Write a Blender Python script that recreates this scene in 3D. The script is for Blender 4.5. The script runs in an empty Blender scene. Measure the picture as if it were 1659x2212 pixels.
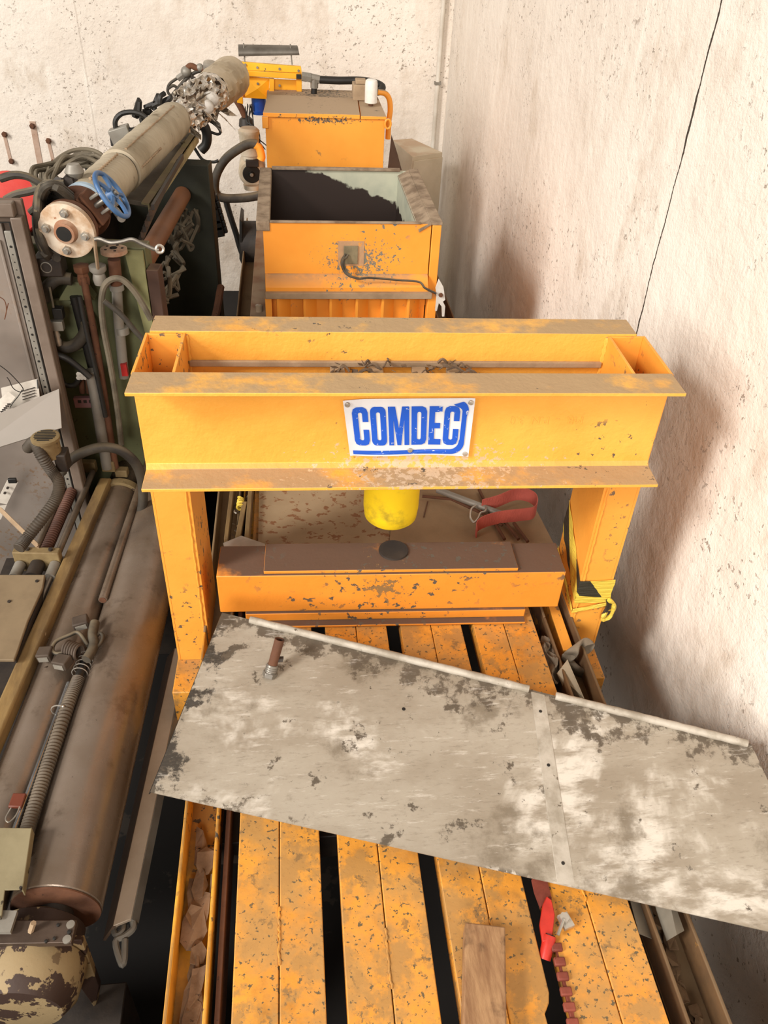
import bpy, math, random
from mathutils import Vector as V, Matrix
RND=random.Random(7)
col=bpy.context.scene.collection
# ---------------------------------------------------------------- camera
F_PX=1741.42; CX,CY=829.5,1106.0; CAM=V((0,0,3.0))
RM=Matrix(((0.99415542,-0.02730136,0.10444922),(-0.09910874,-0.61442922,0.7827223),(0.04280728,-0.78849944,-0.61354394)))
def ray(px,py): return RM@V(((px-CX)/F_PX,(py-CY)/F_PX,1.0))
def at(px,py,x=None,y=None,z=None):
    """point of the place seen at photo pixel (px,py), lying in the given wall/front/level plane"""
    r=ray(px,py)
    if x is not None: t=(x-CAM.x)/r.x
    elif y is not None: t=(y-CAM.y)/r.y
    else: t=(z-CAM.z)/r.z
    return CAM+r*t
cd=bpy.data.cameras.new('camera'); cam=bpy.data.objects.new('camera',cd); col.objects.link(cam)
cd.sensor_fit='HORIZONTAL'; cd.sensor_width=36; cd.lens=F_PX/1659*36; cd.clip_start=.05; cd.clip_end=100
ax,ay,az=RM@V((1,0,0)),-(RM@V((0,1,0))),-(RM@V((0,0,1)))
m=Matrix((ax,ay,az)).transposed().to_4x4(); m.translation=CAM; cam.matrix_world=m
bpy.context.scene.camera=cam
vs=bpy.context.scene.view_settings; vs.view_transform='Standard'; vs.look='None'; vs.gamma=1; vs.exposure=0
# ---------------------------------------------------------------- mesh builder
def catmull(pts,n=8):
    pts=[V(p) for p in pts]
    if len(pts)<3: return pts
    out=[]; P=[pts[0]*2-pts[1]]+pts+[pts[-1]*2-pts[-2]]
    for i in range(1,len(P)-2):
        a,b,c,d=P[i-1:i+3]
        for k in range(n):
            t=k/n; out.append(.5*((2*b)+(c-a)*t+(2*a-5*b+4*c-d)*t*t+(3*b-a-3*c+d)*t**3))
    out.append(pts[-1]); return out
class MB:
    def __init__(s,M=None): s.v=[]; s.f=[]; s.mi=[]; s.M=M; s.m=0
    def p(s,x): 
        x=V(x); return s.M@x if s.M is not None else x
    def add(s,vs,fs):
        o=len(s.v); s.v+=[s.p(q) for q in vs]
        for f in fs: s.f.append(tuple(i+o for i in f)); s.mi.append(s.m)
        return s
    def box(s,x0,x1,y0,y1,z0,z1):
        return s.hexa([(x0,y0,z0),(x1,y0,z0),(x1,y1,z0),(x0,y1,z0),(x0,y0,z1),(x1,y0,z1),(x1,y1,z1),(x0,y1,z1)])
    def hexa(s,c): return s.add(c,[(3,2,1,0),(4,5,6,7),(0,1,5,4),(1,2,6,5),(2,3,7,6),(3,0,4,7)])
    def slab(s,quad,th,n=None):
        "quad of 4 points given counter-clockwise seen from the outside, thickened inwards"
        q=[V(a) for a in quad]; n=V(n) if n is not None else (q[1]-q[0]).cross(q[3]-q[0]).normalized()
        return s.hexa([a-n*th for a in q]+q)
    def obox(s,c,ux,uy,uz,sx,sy,sz):
        c=V(c); ux,uy,uz=V(ux).normalized(),V(uy).normalized(),V(uz).normalized()
        def q(i,j,k): return c+ux*i*sx/2+uy*j*sy/2+uz*k*sz/2
        return s.hexa([q(-1,-1,-1),q(1,-1,-1),q(1,1,-1),q(-1,1,-1),q(-1,-1,1),q(1,-1,1),q(1,1,1),q(-1,1,1)])
    def prism(s,poly,d):
        n=len(poly); d=V(d); a=[V(q) for q in poly]
        return s.add(a+[q+d for q in a],[tuple(range(n-1,-1,-1)),tuple(range(n,2*n))]+[(i,(i+1)%n,n+(i+1)%n,n+i) for i in range(n)])
    def tube(s,pts,r,seg=10,n=0,caps=True,rf=None,inner=None,closed=False):
        P=catmull(pts,n) if n else [V(q) for q in pts]
        N=len(P); T=[]
        for i in range(N):
            a=P[i-1] if (i or closed) else P[0]; b=P[(i+1)%N] if (i<N-1 or closed) else P[-1]
            t=(b-a); T.append(t.normalized() if t.length>1e-9 else V((0,0,1)))
        u=T[0].orthogonal().normalized(); vs=[]; fs=[]
        for i in range(N):
            u=(u-T[i]*u.dot(T[i])); u=u.normalized() if u.length>1e-6 else T[i].orthogonal().normalized()
            w=T[i].cross(u); rr=r if rf is None else r*rf(i/(N-1),i)
            for k in range(seg):
                a=2*math.pi*k/seg; vs.append(P[i]+u*math.cos(a)*rr+w*math.sin(a)*rr)
        for i in range(N-1+(1 if closed else 0)):
            j=(i+1)%N
            for k in range(seg): fs.append((i*seg+k,i*seg+(k+1)%seg,j*seg+(k+1)%seg,j*seg+k))
        if caps and not closed: fs+= [tuple(range(seg-1,-1,-1)),tuple((N-1)*seg+k for k in range(seg))]
        return s.add(vs,fs)
    def cyl(s,a,b,r,seg=20,r2=None,caps=True):
        a,b=V(a),V(b); r2=r if r2 is None else r2
        return s.tube([a,b],r,seg,rf=lambda t,i:1+(r2/r-1)*t,caps=caps)
    def lathe(s,c,axis,prof,seg=28):
        "prof: list of (distance along axis, radius)"
        c=V(c); ax=V(axis).normalized(); u=ax.orthogonal().normalized(); w=ax.cross(u); vs=[]; fs=[]; n=len(prof)
        for (h,r) in prof:
            for k in range(seg):
                a=2*math.pi*k/seg; vs.append(c+ax*h+(u*math.cos(a)+w*math.sin(a))*max(r,1e-4))
        for i in range(n-1):
            for k in range(seg): fs.append((i*seg+k,i*seg+(k+1)%seg,(i+1)*seg+(k+1)%seg,(i+1)*seg+k))
        fs+=[tuple(range(seg-1,-1,-1)),tuple((n-1)*seg+k for k in range(seg))]
        return s.add(vs,fs)
    def torus(s,c,axis,R,r,seg=32,rs=8,a0=0,a1=360):
        ax=V(axis).normalized(); u=ax.orthogonal().normalized(); w=ax.cross(u); c=V(c)
        full=(a1-a0)>=359.9; n=seg
        pts=[c+(u*math.cos(math.radians(a0+(a1-a0)*i/n))+w*math.sin(math.radians(a0+(a1-a0)*i/n)))*R for i in range(n+(0 if full else 1))]
        return s.tube(pts,r,rs,closed=full)
    def hexnut(s,c,axis,r,h): return s.cyl(V(c),V(c)+V(axis).normalized()*h,r,6)
    def ball(s,c,r,seg=12,rings=8,sc=(1,1,1)):
        c=V(c); vs=[];fs=[]
        for i in range(rings+1):
            th=math.pi*i/rings
            for k in range(seg):
                a=2*math.pi*k/seg; rr=max(math.sin(th),1e-3)
                vs.append(c+V((math.cos(a)*rr*r*sc[0],math.sin(a)*rr*r*sc[1],-math.cos(th)*r*sc[2])))
        for i in range(rings):
            for k in range(seg): fs.append((i*seg+k,i*seg+(k+1)%seg,(i+1)*seg+(k+1)%seg,(i+1)*seg+k))
        return s.add(vs,fs)
    def sheet(s,fn,nu,nv,th=0):
        "parametric sheet fn(u,v)->point, closed to a thin solid when th>0"
        g=[[V(fn(i/nu,j/nv)) for j in range(nv+1)] for i in range(nu+1)]
        vs=[q for r in g for q in r]; W=nv+1; fs=[(i*W+j,(i+1)*W+j,(i+1)*W+j+1,i*W+j+1) for i in range(nu) for j in range(nv)]
        if th:
            nn=[]
            for i in range(nu+1):
                for j in range(nv+1):
                    a=g[min(i+1,nu)][j]-g[max(i-1,0)][j]; b=g[i][min(j+1,nv)]-g[i][max(j-1,0)]
                    c=a.cross(b); nn.append(c.normalized() if c.length>1e-9 else V((0,0,1)))
            o=len(vs); vs=vs+[vs[k]-nn[k]*th for k in range(o)]
            fs+=[tuple(k+o for k in reversed(f)) for f in fs[:]]
            for i in range(nu): fs+=[(i*W,i*W+o,(i+1)*W+o,(i+1)*W),(i*W+nv,(i+1)*W+nv,(i+1)*W+nv+o,i*W+nv+o)]
            for j in range(nv): fs+=[(j,j+1,j+1+o,j+o),(nu*W+j,nu*W+j+o,nu*W+j+1+o,nu*W+j+1)]
        return s.add(vs,fs)
ORG={}
def empty(name,loc,label=None,cat=None,group=None,kind=None):
    o=bpy.data.objects.new(name,None); col.objects.link(o); o.location=loc; o.empty_display_size=.05; ORG[o]=V(loc)
    tag(o,label,cat,group,kind); return o
def tag(o,label=None,cat=None,group=None,kind=None):
    for k,v in (('label',label),('category',cat),('group',group),('kind',kind)):
        if v: o[k]=v
    return o
def B(name,mb,mat,parent=None,label=None,cat=None,group=None,kind=None,bev=0,smooth=40,org=None):
    "links a builder's mesh as one object"
    if parent is not None: o0=ORG[parent]
    elif org is not None: o0=V(org)
    else:
        xs=[v.x for v in mb.v]; ys=[v.y for v in mb.v]; zs=[v.z for v in mb.v]
        o0=V(((min(xs)+max(xs))/2,(min(ys)+max(ys))/2,min(zs)))
    me=bpy.data.meshes.new(name); me.from_pydata([v-o0 for v in mb.v],[],mb.f)
    mats=mat if isinstance(mat,(list,tuple)) else [mat]
    for q in mats: me.materials.append(q)
    if len(mats)>1:
        for pl,i in zip(me.polygons,mb.mi): pl.material_index=i
    me.validate(); me.update()
    import bmesh
    bm=bmesh.new(); bm.from_mesh(me); bmesh.ops.recalc_face_normals(bm,faces=bm.faces); bm.to_mesh(me); bm.free()
    if smooth:
        me.polygons.foreach_set('use_smooth',[True]*len(me.polygons)); me.set_sharp_from_angle(angle=math.radians(smooth))
    o=bpy.data.objects.new(name,me); col.objects.link(o); ORG[o]=o0
    if parent is not None: o.parent=parent
    else: o.location=o0
    if bev:
        b=o.modifiers.new('bevel','BEVEL'); b.width=bev; b.segments=2; b.limit_method='ANGLE'; b.angle_limit=math.radians(40); b.harden_normals=False
    tag(o,label,cat,group,kind); return o
def dup(o,delta,label=None,rot=None):
    c=o.copy(); col.objects.link(c); c.location=o.location+V(delta); ORG[c]=ORG[o]+V(delta)
    if label: c['label']=label
    if rot: c.rotation_euler=rot
    for ch in [q for q in bpy.data.objects if q.parent==o and q.name in col.objects]:
        d=ch.copy(); col.objects.link(d); d.parent=c; ORG[d]=ORG[c]
        for g in [q for q in bpy.data.objects if q.parent==ch]:
            e=g.copy(); col.objects.link(e); e.parent=d
    return c
# ---------------------------------------------------------------- materials
def lin(c):
    c=c.lstrip('#'); return tuple(((int(c[i:i+2],16)/255)**2.2) for i in (0,2,4))+(1,)
class NT:
    def __init__(s,name):
        s.mat=bpy.data.materials.new(name); s.mat.use_nodes=True; s.t=s.mat.node_tree; s.n=s.t.nodes; s.l=s.t.links
        s.b=s.n['Principled BSDF']; s.tc=s.n.new('ShaderNodeTexCoord'); s.geo=s.n.new('ShaderNodeNewGeometry')
    def link(s,a,b): s.l.new(a,b)
    def vec(s,stretch=(1,1,1),off=(0,0,0),rot=(0,0,0)):
        m=s.n.new('ShaderNodeMapping'); s.link(s.tc.outputs['Object'],m.inputs[0]); m.inputs['Scale'].default_value=stretch; m.inputs['Location'].default_value=off; m.inputs['Rotation'].default_value=rot
        return m.outputs[0]
    def noise(s,scale,detail=5,rough=.55,stretch=(1,1,1),off=(0,0,0),dist=0,rot=(0,0,0)):
        q=s.n.new('ShaderNodeTexNoise'); s.link(s.vec(stretch,off,rot),q.inputs['Vector']); q.inputs['Scale'].default_value=scale; q.inputs['Detail'].default_value=detail; q.inputs['Roughness'].default_value=rough; q.inputs['Distortion'].default_value=dist
        return q.outputs[0]
    def vor(s,scale,stretch=(1,1,1),off=(0,0,0),feature='F1'):
        q=s.n.new('ShaderNodeTexVoronoi'); q.feature=feature; s.link(s.vec(stretch,off),q.inputs['Vector']); q.inputs['Scale'].default_value=scale
        return q.outputs['Distance']
    def ramp(s,x,lo,hi):
        q=s.n.new('ShaderNodeMapRange'); q.interpolation_type='SMOOTHSTEP' if hi-lo>.0 else 'LINEAR'
        s.link(x,q.inputs[0])
        if hi>=lo: q.inputs[1].default_value=lo; q.inputs[2].default_value=hi; q.inputs[3].default_value=0; q.inputs[4].default_value=1
        else: q.interpolation_type='SMOOTHSTEP'; q.inputs[1].default_value=hi; q.inputs[2].default_value=lo; q.inputs[3].default_value=1; q.inputs[4].default_value=0
        return q.outputs[0]
    def math(s,op,a,b=None):
        q=s.n.new('ShaderNodeMath'); q.operation=op
        for i,x in enumerate((a,b)):
            if x is None: continue
            if isinstance(x,(int,float)): q.inputs[i].default_value=x
            else: s.link(x,q.inputs[i])
        return q.outputs[0]
    def mix(s,f,a,b):
        q=s.n.new('ShaderNodeMix'); q.data_type='RGBA'
        for i,x in ((0,f),(6,a),(7,b)):
            if isinstance(x,(int,float)): q.inputs[i].default_value=x
            elif isinstance(x,tuple): q.inputs[i].default_value=x
            else: s.link(x,q.inputs[i])
        return q.outputs[2]
    def up(s,lo=.6,hi=.9):
        q=s.n.new('ShaderNodeSeparateXYZ'); s.link(s.geo.outputs['Normal'],q.inputs[0]); return s.ramp(q.outputs[2],lo,hi)
    def xyz(s):
        q=s.n.new('ShaderNodeSeparateXYZ'); s.link(s.tc.outputs['Object'],q.inputs[0]); return q.outputs
    def bump(s,h,strength,dist=.01):
        q=s.n.new('ShaderNodeBump'); q.inputs['Strength'].default_value=strength; q.inputs['Distance'].default_value=dist; s.link(h,q.inputs['Height'])
        if s.b.inputs['Normal'].links: s.link(s.b.inputs['Normal'].links[0].from_socket,q.inputs['Normal'])
        s.link(q.outputs[0],s.b.inputs['Normal'])
    def out(s,c,rough=.6,metal=0,spec=.5):
        for x,k in ((c,'Base Color'),(rough,'Roughness'),(metal,'Metallic'),(spec,'Specular IOR Level')):
            if isinstance(x,(int,float,tuple)): s.b.inputs[k].default_value=x
            else: s.link(x,s.b.inputs[k])
        return s.mat
_seed=[0]
def sd(): _seed[0]+=1; return (_seed[0]*3.7,_seed[0]*1.3,_seed[0]*5.1)
def paint(name,c,c2=None,dust=None,dustlo=.35,dusthi=.6,chip='#5b5348',chips=.70,chipscale=38,patch=.5,rough=.5,bump=.25,rust='#6e3d24',rustamt=.72,grime=.0,dustamt=.9,peel=None,peelc=None,blot=None):
    "worn paint: tone variation, chips gathered in patches, rust, and dust lying on surfaces that face up"
    n=NT(name); c=lin(c); c2=lin(c2) if c2 else tuple(x*.82 for x in c[:3])+(1,)
    a=n.mix(n.ramp(n.noise(3.2,4,off=sd()),.35,.7),c,c2)
    if grime: a=n.mix(n.math('MULTIPLY',n.ramp(n.noise(6,7,.65,off=sd()),.5,.72),grime),a,lin('#4a3d30'))
    if dust:
        f=n.math('MULTIPLY',n.math('MULTIPLY',n.up(),n.ramp(n.noise(5.5,6,.62,off=sd()),dustlo,dusthi)),dustamt); a=n.mix(f,a,lin(dust))
        rr=n.math('ADD',n.math('MULTIPLY',f,.4),rough)
    else: rr=rough
    pm=n.ramp(n.noise(2.6,3,off=sd()),patch,patch+.12)
    ch=n.ramp(n.noise(chipscale,5,.6,off=sd()),chips-.06,chips-.03); ch2=n.ramp(n.noise(chipscale*.45,5,.66,off=sd()),.70,.715)
    k=n.math('MAXIMUM',n.math('MULTIPLY',ch,pm),ch2)
    a=n.mix(k,a,lin(chip))
    if peel:   # chips clustered round one worn place (object x, z, half sizes)
        X_,Y_,Z_=n.xyz(); d1=n.math('DIVIDE',n.math('SUBTRACT',X_,peel[0]),peel[2]); d2=n.math('DIVIDE',n.math('SUBTRACT',Z_,peel[1]),peel[3])
        dd=n.math('SQRT',n.math('ADD',n.math('MULTIPLY',d1,d1),n.math('MULTIPLY',d2,d2)))
        e=n.math('MULTIPLY',n.ramp(dd,1.0,.0),.17); q=n.ramp(n.math('ADD',n.noise(peel[4],6,.7,off=sd()),e),.63,.645); q=n.math('MULTIPLY',q,n.math('LESS_THAN',dd,1.0))
        a=n.mix(q,a,lin(peelc or chip))
    if blot: a=n.mix(n.math('MULTIPLY',n.ramp(n.noise(11,7,.68,off=sd()),.49,.60),.95),a,lin(blot)); a=n.mix(n.math('MULTIPLY',n.ramp(n.noise(17,7,.7,off=sd()),.585,.64),.75),a,lin('#7d6341'))
    rm=n.math('MULTIPLY',n.ramp(n.noise(4.1,6,.7,off=sd()),rustamt,rustamt+.05),.85); a=n.mix(rm,a,lin(rust))
    n.bump(n.noise(90,3,off=sd()),bump*.35,.004); n.bump(n.math('SUBTRACT',n.noise(14,4,off=sd()),n.math('MULTIPLY',k,.25)),bump,.006)
    return n.out(a,rr)
def plain(name,c,c2=None,rough=.6,metal=0,scale=6,lo=.35,hi=.7,spots=None,spotscale=30,spotlo=.64,bump=.15,bs=40,dust=None,stretch=(1,1,1),spec=.5):
    n=NT(name); a=n.mix(n.ramp(n.noise(scale,6,.62,stretch=stretch,off=sd()),lo,hi),lin(c),lin(c2 or c))
    if spots: a=n.mix(n.ramp(n.noise(spotscale,5,.65,off=sd()),spotlo,spotlo+.04),a,lin(spots))
    if dust: a=n.mix(n.math('MULTIPLY',n.up(.4,.9),n.ramp(n.noise(7,5,off=sd()),.3,.6)),a,lin(dust))
    if bump: n.bump(n.noise(bs,5,off=sd(),stretch=stretch),bump,.005)
    return n.out(a,rough,metal,spec)
M={}
DUST='#a08869'
M['press']=paint('press_yellow_paint','#e9ac4a','#e29e3f',dust=DUST,peel=(.06,.815,.42,.085,52),peelc='#c4ab8c',chips=.69,patch=.56,bump=.75,rustamt=.78,dustlo=.28,dusthi=.5,dustamt=.93)
M['leg']=paint('leg_orange_paint','#eda243','#e5963a',chips=.655,patch=.48,bump=.3,rustamt=.8)
M['deck']=paint('deck_orange_paint','#e09a3e','#d48c36',dust='#a3804f',chip='#63563f',chips=.65,chipscale=80,patch=.30,blot='#ac8048',bump=.35,rustamt=.74,rust='#6b4128',dustlo=.42,dusthi=.62,grime=.5,dustamt=.75)
M['trough']=paint('trough_yellow_paint','#e5a63a','#d49330',dust='#8e6a40',chip='#4e463c',chips=.64,chipscale=40,patch=.35,rustamt=.62,grime=.6,dustamt=.8)
M['bin']=paint('bin_orange_paint','#f3a03c','#ec9534',dust='#9c8266',chip='#6d6f68',chips=.665,chipscale=44,patch=.5,peel=(.03,.58,.24,.13,70),peelc='#77766a',bump=.2,rustamt=.8)
M['tank']=paint('tank_orange_paint','#f4a23c','#ee9834',dust='#a68f74',chips=.67,peel=(-.0,.86,.33,.035,60),patch=.56,bump=.15,rustamt=.8,dustlo=.1,dusthi=.3,dustamt=1)
M['hopper']=paint('bright_yellow_paint','#f9b828','#f6ac20',dust='#c09a50',chips=.74,patch=.6,bump=.1,rustamt=.82)
M['bedbeam']=paint('support_beam_paint','#e99438','#df8a31',dust='#57453a',chips=.65,patch=.48,peel=(-.03,.14,.10,.10,40),peelc='#8a6a44',bump=.3,rustamt=.76,dustlo=.22,dusthi=.42,dustamt=.97)
M['ram']=paint('ram_lemon_paint','#f0cf22','#e6c01c',chip='#40362a',chips=.65,patch=.46,chipscale=16,bump=.2,grime=.7)
M['rust']=plain('rusty_steel','#553828','#6b4630',.85,0,9,spots='#3b2a20',bump=.4)
M['rustpale']=plain('pale_rust','#b79f88','#8d6248',.8,0,7,spots='#5d3b28',bump=.3)
M['darksteel']=plain('dark_oily_steel','#2a2522','#3b332c',.6,0,9,bump=.2)
M['black']=plain('black_rubber','#1b1a18','#26231f',.55,0,9,bump=.1)
M['hose']=plain('dusty_rubber_hose','#4a443a','#2f2b26',.7,0,8,bump=.15,dust='#6e6350')
M['cable']=plain('dusty_grey_cable','#6b6252','#4e473b',.8,0,11,bump=.1)
M['steel']=plain('bare_steel','#8d8880','#6f6a62',.4,.7,9,bump=.1)
M['bright']=plain('bright_bolt_steel','#bdb8ae','#948c80',.35,.6,12,bump=.1)
M['galv']=plain('galvanised_grey','#8d8980','#7b756b',.5,.2,7,bump=.1)
M['dusty']=plain('dust_coated_metal','#a48d72','#8b765e',.9,0,8,bump=.3,bs=60)
# ---------------------------------------------------------------- the setting
WX=1.285; WY=7.18
def wall_mat(name,crack):
    n=NT(name); x,y,z=n.xyz()
    a=n.mix(n.ramp(n.noise(.9,5,.6,off=sd()),.3,.7),lin('#ebe3d8'),lin('#ddd2c5'))
    a=n.mix(n.ramp(n.noise(3.2,8,.68,off=sd(),stretch=(1,1,.55)),.5,.78),a,lin('#c4b5a3'))
    a=n.mix(n.math('MULTIPLY',n.ramp(n.noise(7,6,.6,off=sd(),stretch=(1,1,.16)),.55,.75),.6),a,lin('#f3ece1'))
    pm=n.ramp(n.noise(1.7,4,off=sd()),.45,.62)
    pores=n.math('MULTIPLY',n.ramp(n.noise(46,4,.6,off=sd()),.62,.67),pm)
    a=n.mix(n.math('MULTIPLY',pores,.75),a,lin('#8b7b6a'))
    fine=n.math('MULTIPLY',n.ramp(n.noise(16,7,.72,off=sd(),dist=.6),.63,.66),n.ramp(n.noise(1.3,3,off=sd()),.5,.65)); a=n.mix(n.math('MULTIPLY',fine,.5),a,lin('#9a8874'))
    h=n.math('SUBTRACT',n.noise(5,7,.66,off=sd()),n.math('MULTIPLY',pores,.25))
    if crack:
        w=n.math('ADD',y,n.math('MULTIPLY',n.math('SUBTRACT',n.noise(3.5,7,.7,off=sd()),.5),.05))
        d=n.math('ABSOLUTE',n.math('SUBTRACT',w,2.705))
        wd=n.math('ADD',n.math('MULTIPLY',n.ramp(n.noise(2.2,5,.6,off=sd()),.35,.7),.006),.0035)
        ln=n.math('MULTIPLY',n.math('LESS_THAN',d,wd),n.ramp(z,1.4,1.75))
        band=n.math('MULTIPLY',n.math('MULTIPLY',n.ramp(n.math('SUBTRACT',2.70,w),.0,.01),n.ramp(n.math('SUBTRACT',2.70,w),.13,.06)),n.ramp(n.noise(6,5,off=sd()),.35,.55))
        a=n.mix(n.math('MULTIPLY',band,.6),a,lin('#e8e0d6'))
        a=n.mix(ln,a,lin('#3d352d')); h=n.math('SUBTRACT',h,n.math('MULTIPLY',ln,.8))
    else:
        # faint trowel lines and the grubby patch behind the rusty brackets
        d=n.math('ABSOLUTE',n.math('SUBTRACT',n.math('ADD',x,n.math('MULTIPLY',n.noise(2,3,off=sd()),.05)),-1.52))
        a=n.mix(n.math('MULTIPLY',n.math('LESS_THAN',d,.006),.25),a,lin('#8b7b6a'))
        low=n.math('MULTIPLY',n.ramp(z,1.35,.2),n.ramp(n.noise(2.6,7,.65,off=sd()),.3,.6)); a=n.mix(n.math('MULTIPLY',low,.45),a,lin('#a18f7a'))
    n.bump(h,.7,.03); n.bump(n.noise(70,3,off=sd()),.25,.006)
    return n.out(a,.92)
B('wall_right',MB().box(WX,WX+.2,-1.5,WY+.2,0,5.2),wall_mat('plaster_right',True),kind='structure',org=(0,0,0),smooth=0)
B('wall_back',MB().box(-6,WX,WY,WY+.2,0,5.2),wall_mat('plaster_back',False),kind='structure',org=(0,0,0),smooth=0)
fm=plain('dirty_concrete_in_shade','#1d1916','#14110f',.95,0,1.3,spots='#2f2923',spotscale=5,spotlo=.62,bump=.3,bs=12)  # concrete colour darkened to stand for the unlit floor
B('floor',MB().box(-6,WX,-1.5,WY,-.1,0),fm,kind='structure',org=(0,0,0),smooth=0)
# unseen block added past the bed's near end to shade the lower corners
B('shade_block_front',MB().box(-6,WX,-1.5,-.12,0,1.32),fm,kind='structure',org=(0,0,0),smooth=0)
# vertical conduit in the corner
mb=MB(); mb.cyl((1.20,WY-.03,0.0),(1.20,WY-.03,5.2),.017,14)
c=B('conduit_pipe',mb,plain('white_conduit','#d8d2c6','#bfb6a8',.5,0,4,spots='#7a5a40',spotlo=.72),label='thin white conduit pipe running up the corner of the two walls',cat='pipe')
for z in (1.75,2.45,3.4): B('clip',MB().box(1.175,1.225,WY-.052,WY-.001,z,z+.02),M['galv'],c)
# ---------------------------------------------------------------- light
w=bpy.data.worlds.new('world'); bpy.context.scene.world=w; w.use_nodes=True
bg=w.node_tree.nodes['Background']; bg.inputs[0].default_value=(1,.88,.77,1); bg.inputs[1].default_value=.27
def area(name,loc,tgt,size,e,c,spread=180):
    l=bpy.data.lights.new(name,'AREA'); l.shape='DISK'; l.size=size; l.energy=e; l.color=c; l.spread=math.radians(spread)
    o=bpy.data.objects.new(name,l); col.objects.link(o); o.location=loc; o.rotation_euler=(V(tgt)-V(loc)).to_track_quat('-Z','Y').to_euler(); return o
area('daylight_high',(-8.6,-2.8,8.9),(.4,3,1.5),2.6,1120,(1,.95,.89))
area('daylight_low',(-9.1,-3.4,5.3),(.4,3,1.5),4.2,860,(1,.95,.88))
area('fill_behind',(-1.5,-8,6),(.3,3,1.5),3.5,720,(1,.93,.86))  # soft fill added behind the camera to brighten the sign and front faces
# ---------------------------------------------------------------- hydraulic press frame
PM=Matrix.Translation((.293,1.754,0))@Matrix.Rotation(math.radians(-1.44),4,'Z')
press=empty('hydraulic_press',(.293,1.95,.92),'tall yellow steel press frame with a sign on its crossbeam, standing astride the slatted bed','press')
def channel(mb,x0,x1,yw,d,z0,z1,fl=.10,tw=.010,tf=.014):
    "steel channel along x: web at yw, flanges reaching towards d (-1 front, +1 back)"
    y=lambda a:yw+d*a
    poly=[(x0,y(0),z0),(x0,y(fl),z0),(x0,y(fl),z0+tf*.7),(x0,y(tw+.012),z0+tf),(x0,y(tw),z0+tf+.012),(x0,y(tw),z1-tf-.012),(x0,y(tw+.012),z1-tf),(x0,y(fl),z1-tf*.7),(x0,y(fl),z1),(x0,y(0),z1)]
    mb.prism(poly,(x1-x0,0,0))
fc=MB(PM); channel(fc,-.708,.708,.107,-1,1.70,2.0,fl=.107); front=B('front_channel',fc,M['press'],press,bev=.0015)
bc=MB(PM); channel(bc,-.700,.690,.345,1,1.70,2.0); B('back_channel',bc,M['press'],press,bev=.0015)
for sx,zb in ((-1,.92),(1,.93)):
    a,b=(-.712,-.602) if sx<0 else (.604,.715)
    mb=MB(PM); t=.008; y0,y1=.108,.344
    for (xa,xb,ya,yb) in ((a,a+t,y0,y1),(b-t,b,y0,y1),(a+t,b-t,y0,y0+t),(a+t,b-t,y1-t,y1)): mb.box(xa,xb,ya,yb,zb,1.995)
    mb.box(a+t,b-t,y0+t,y1-t,zb,zb+.01)
    leg=B('leg',mb,M['leg'],press,bev=.0012)
    w_=MB(PM); xs=b-.012 if sx<0 else a+.012
    w_.tube([(xs+RND.uniform(-.0015,.0015),y0-.0005,zb+.005+(1.69-zb)*i/40) for i in range(41)],.0035,6,rf=lambda t,i:.7+.5*(i%2))
    B('weld_seam',w_,M['leg'],leg)
    w_=MB(PM)
    xs=b+.002 if sx<0 else a-.002
    for yy in (y1-.002,): w_.tube([(xs,yy,1.72+.27*i/20) for i in range(21)],.006,6,rf=lambda t,i:.7+.6*(i%2))
    B('weld_bead',w_,M['press'],leg)
    fx0,fx1=(-.716,-.615) if sx<0 else (.625,.716)
    fb=MB(PM); fb.box(fx0,fx1,-.03,.50,zb-.16,zb-.001); B('foot',fb,M['deck'],press,bev=.004)
# flat bars welded across under the beam, above the ram
rail=MB(PM); rail.box(-.60,.60,.332,.344,1.896,1.913); B('ledge_strip',rail,M['dusty'],press,bev=.002)
for px in (726,812,908,985):
    q=at(px,800,y=2.0); lx=q.x-.293; mb=MB(PM); mb.box(lx-.021,lx+.021,.118,.329,1.884,1.902); B('cross_bar',mb,M['dusty'],press,bev=.003)
mb=MB(PM)
r2=random.Random(4)
for i in range(26):
    x=r2.uniform(-.20,.22); y=r2.uniform(.2,.33); a=r2.uniform(0,3.1); L=r2.uniform(.015,.06)
    z=1.904+r2.uniform(0,.012)
    mb.tube([(x,y,z),(x+L*.5*math.cos(a),y+L*.5*math.sin(a),z+.012),(x+L*math.cos(a),y+L*math.sin(a),z-.002)],r2.uniform(.002,.005),5,n=3)
mb.M=PM
for i in range(60):
    x=r2.uniform(-.21,.22); y=r2.uniform(.2,.325); z=1.903+r2.uniform(0,.012); q=[V((r2.uniform(-.016,.016),r2.uniform(-.016,.016),r2.uniform(-.003,.008))) for _ in range(2)]
    p=V((x,y,z)); mb.slab([p,p+q[0],p+q[0]+q[1],p+q[1]],.0015)
B('dry_leaf_litter',mb,plain('dark_litter','#6f5d4a','#4a3c30',.9,0,20),None,label='dry dusty litter caught on the bars inside the press crossbeam',cat='debris',kind='stuff')
# ram cylinder
c0=PM@V((-.02,.226,0)); rc=at(850,1100,y=c0.y-.06); c0=V((rc.x,c0.y,0))
ram=MB(); ram.lathe((c0.x,c0.y,1.43),(0,0,1),[(0,.07),(.012,.082),(.05,.086),(.27,.086),(.275,.07)],40); rm_=B('ram_cylinder',ram,M['ram'],press)
rd=MB(); rd.lathe((c0.x,c0.y,1.405),(0,0,1),[(0,.03),(.03,.032)],24); B('ram_rod',rd,M['steel'],rm_)
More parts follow.
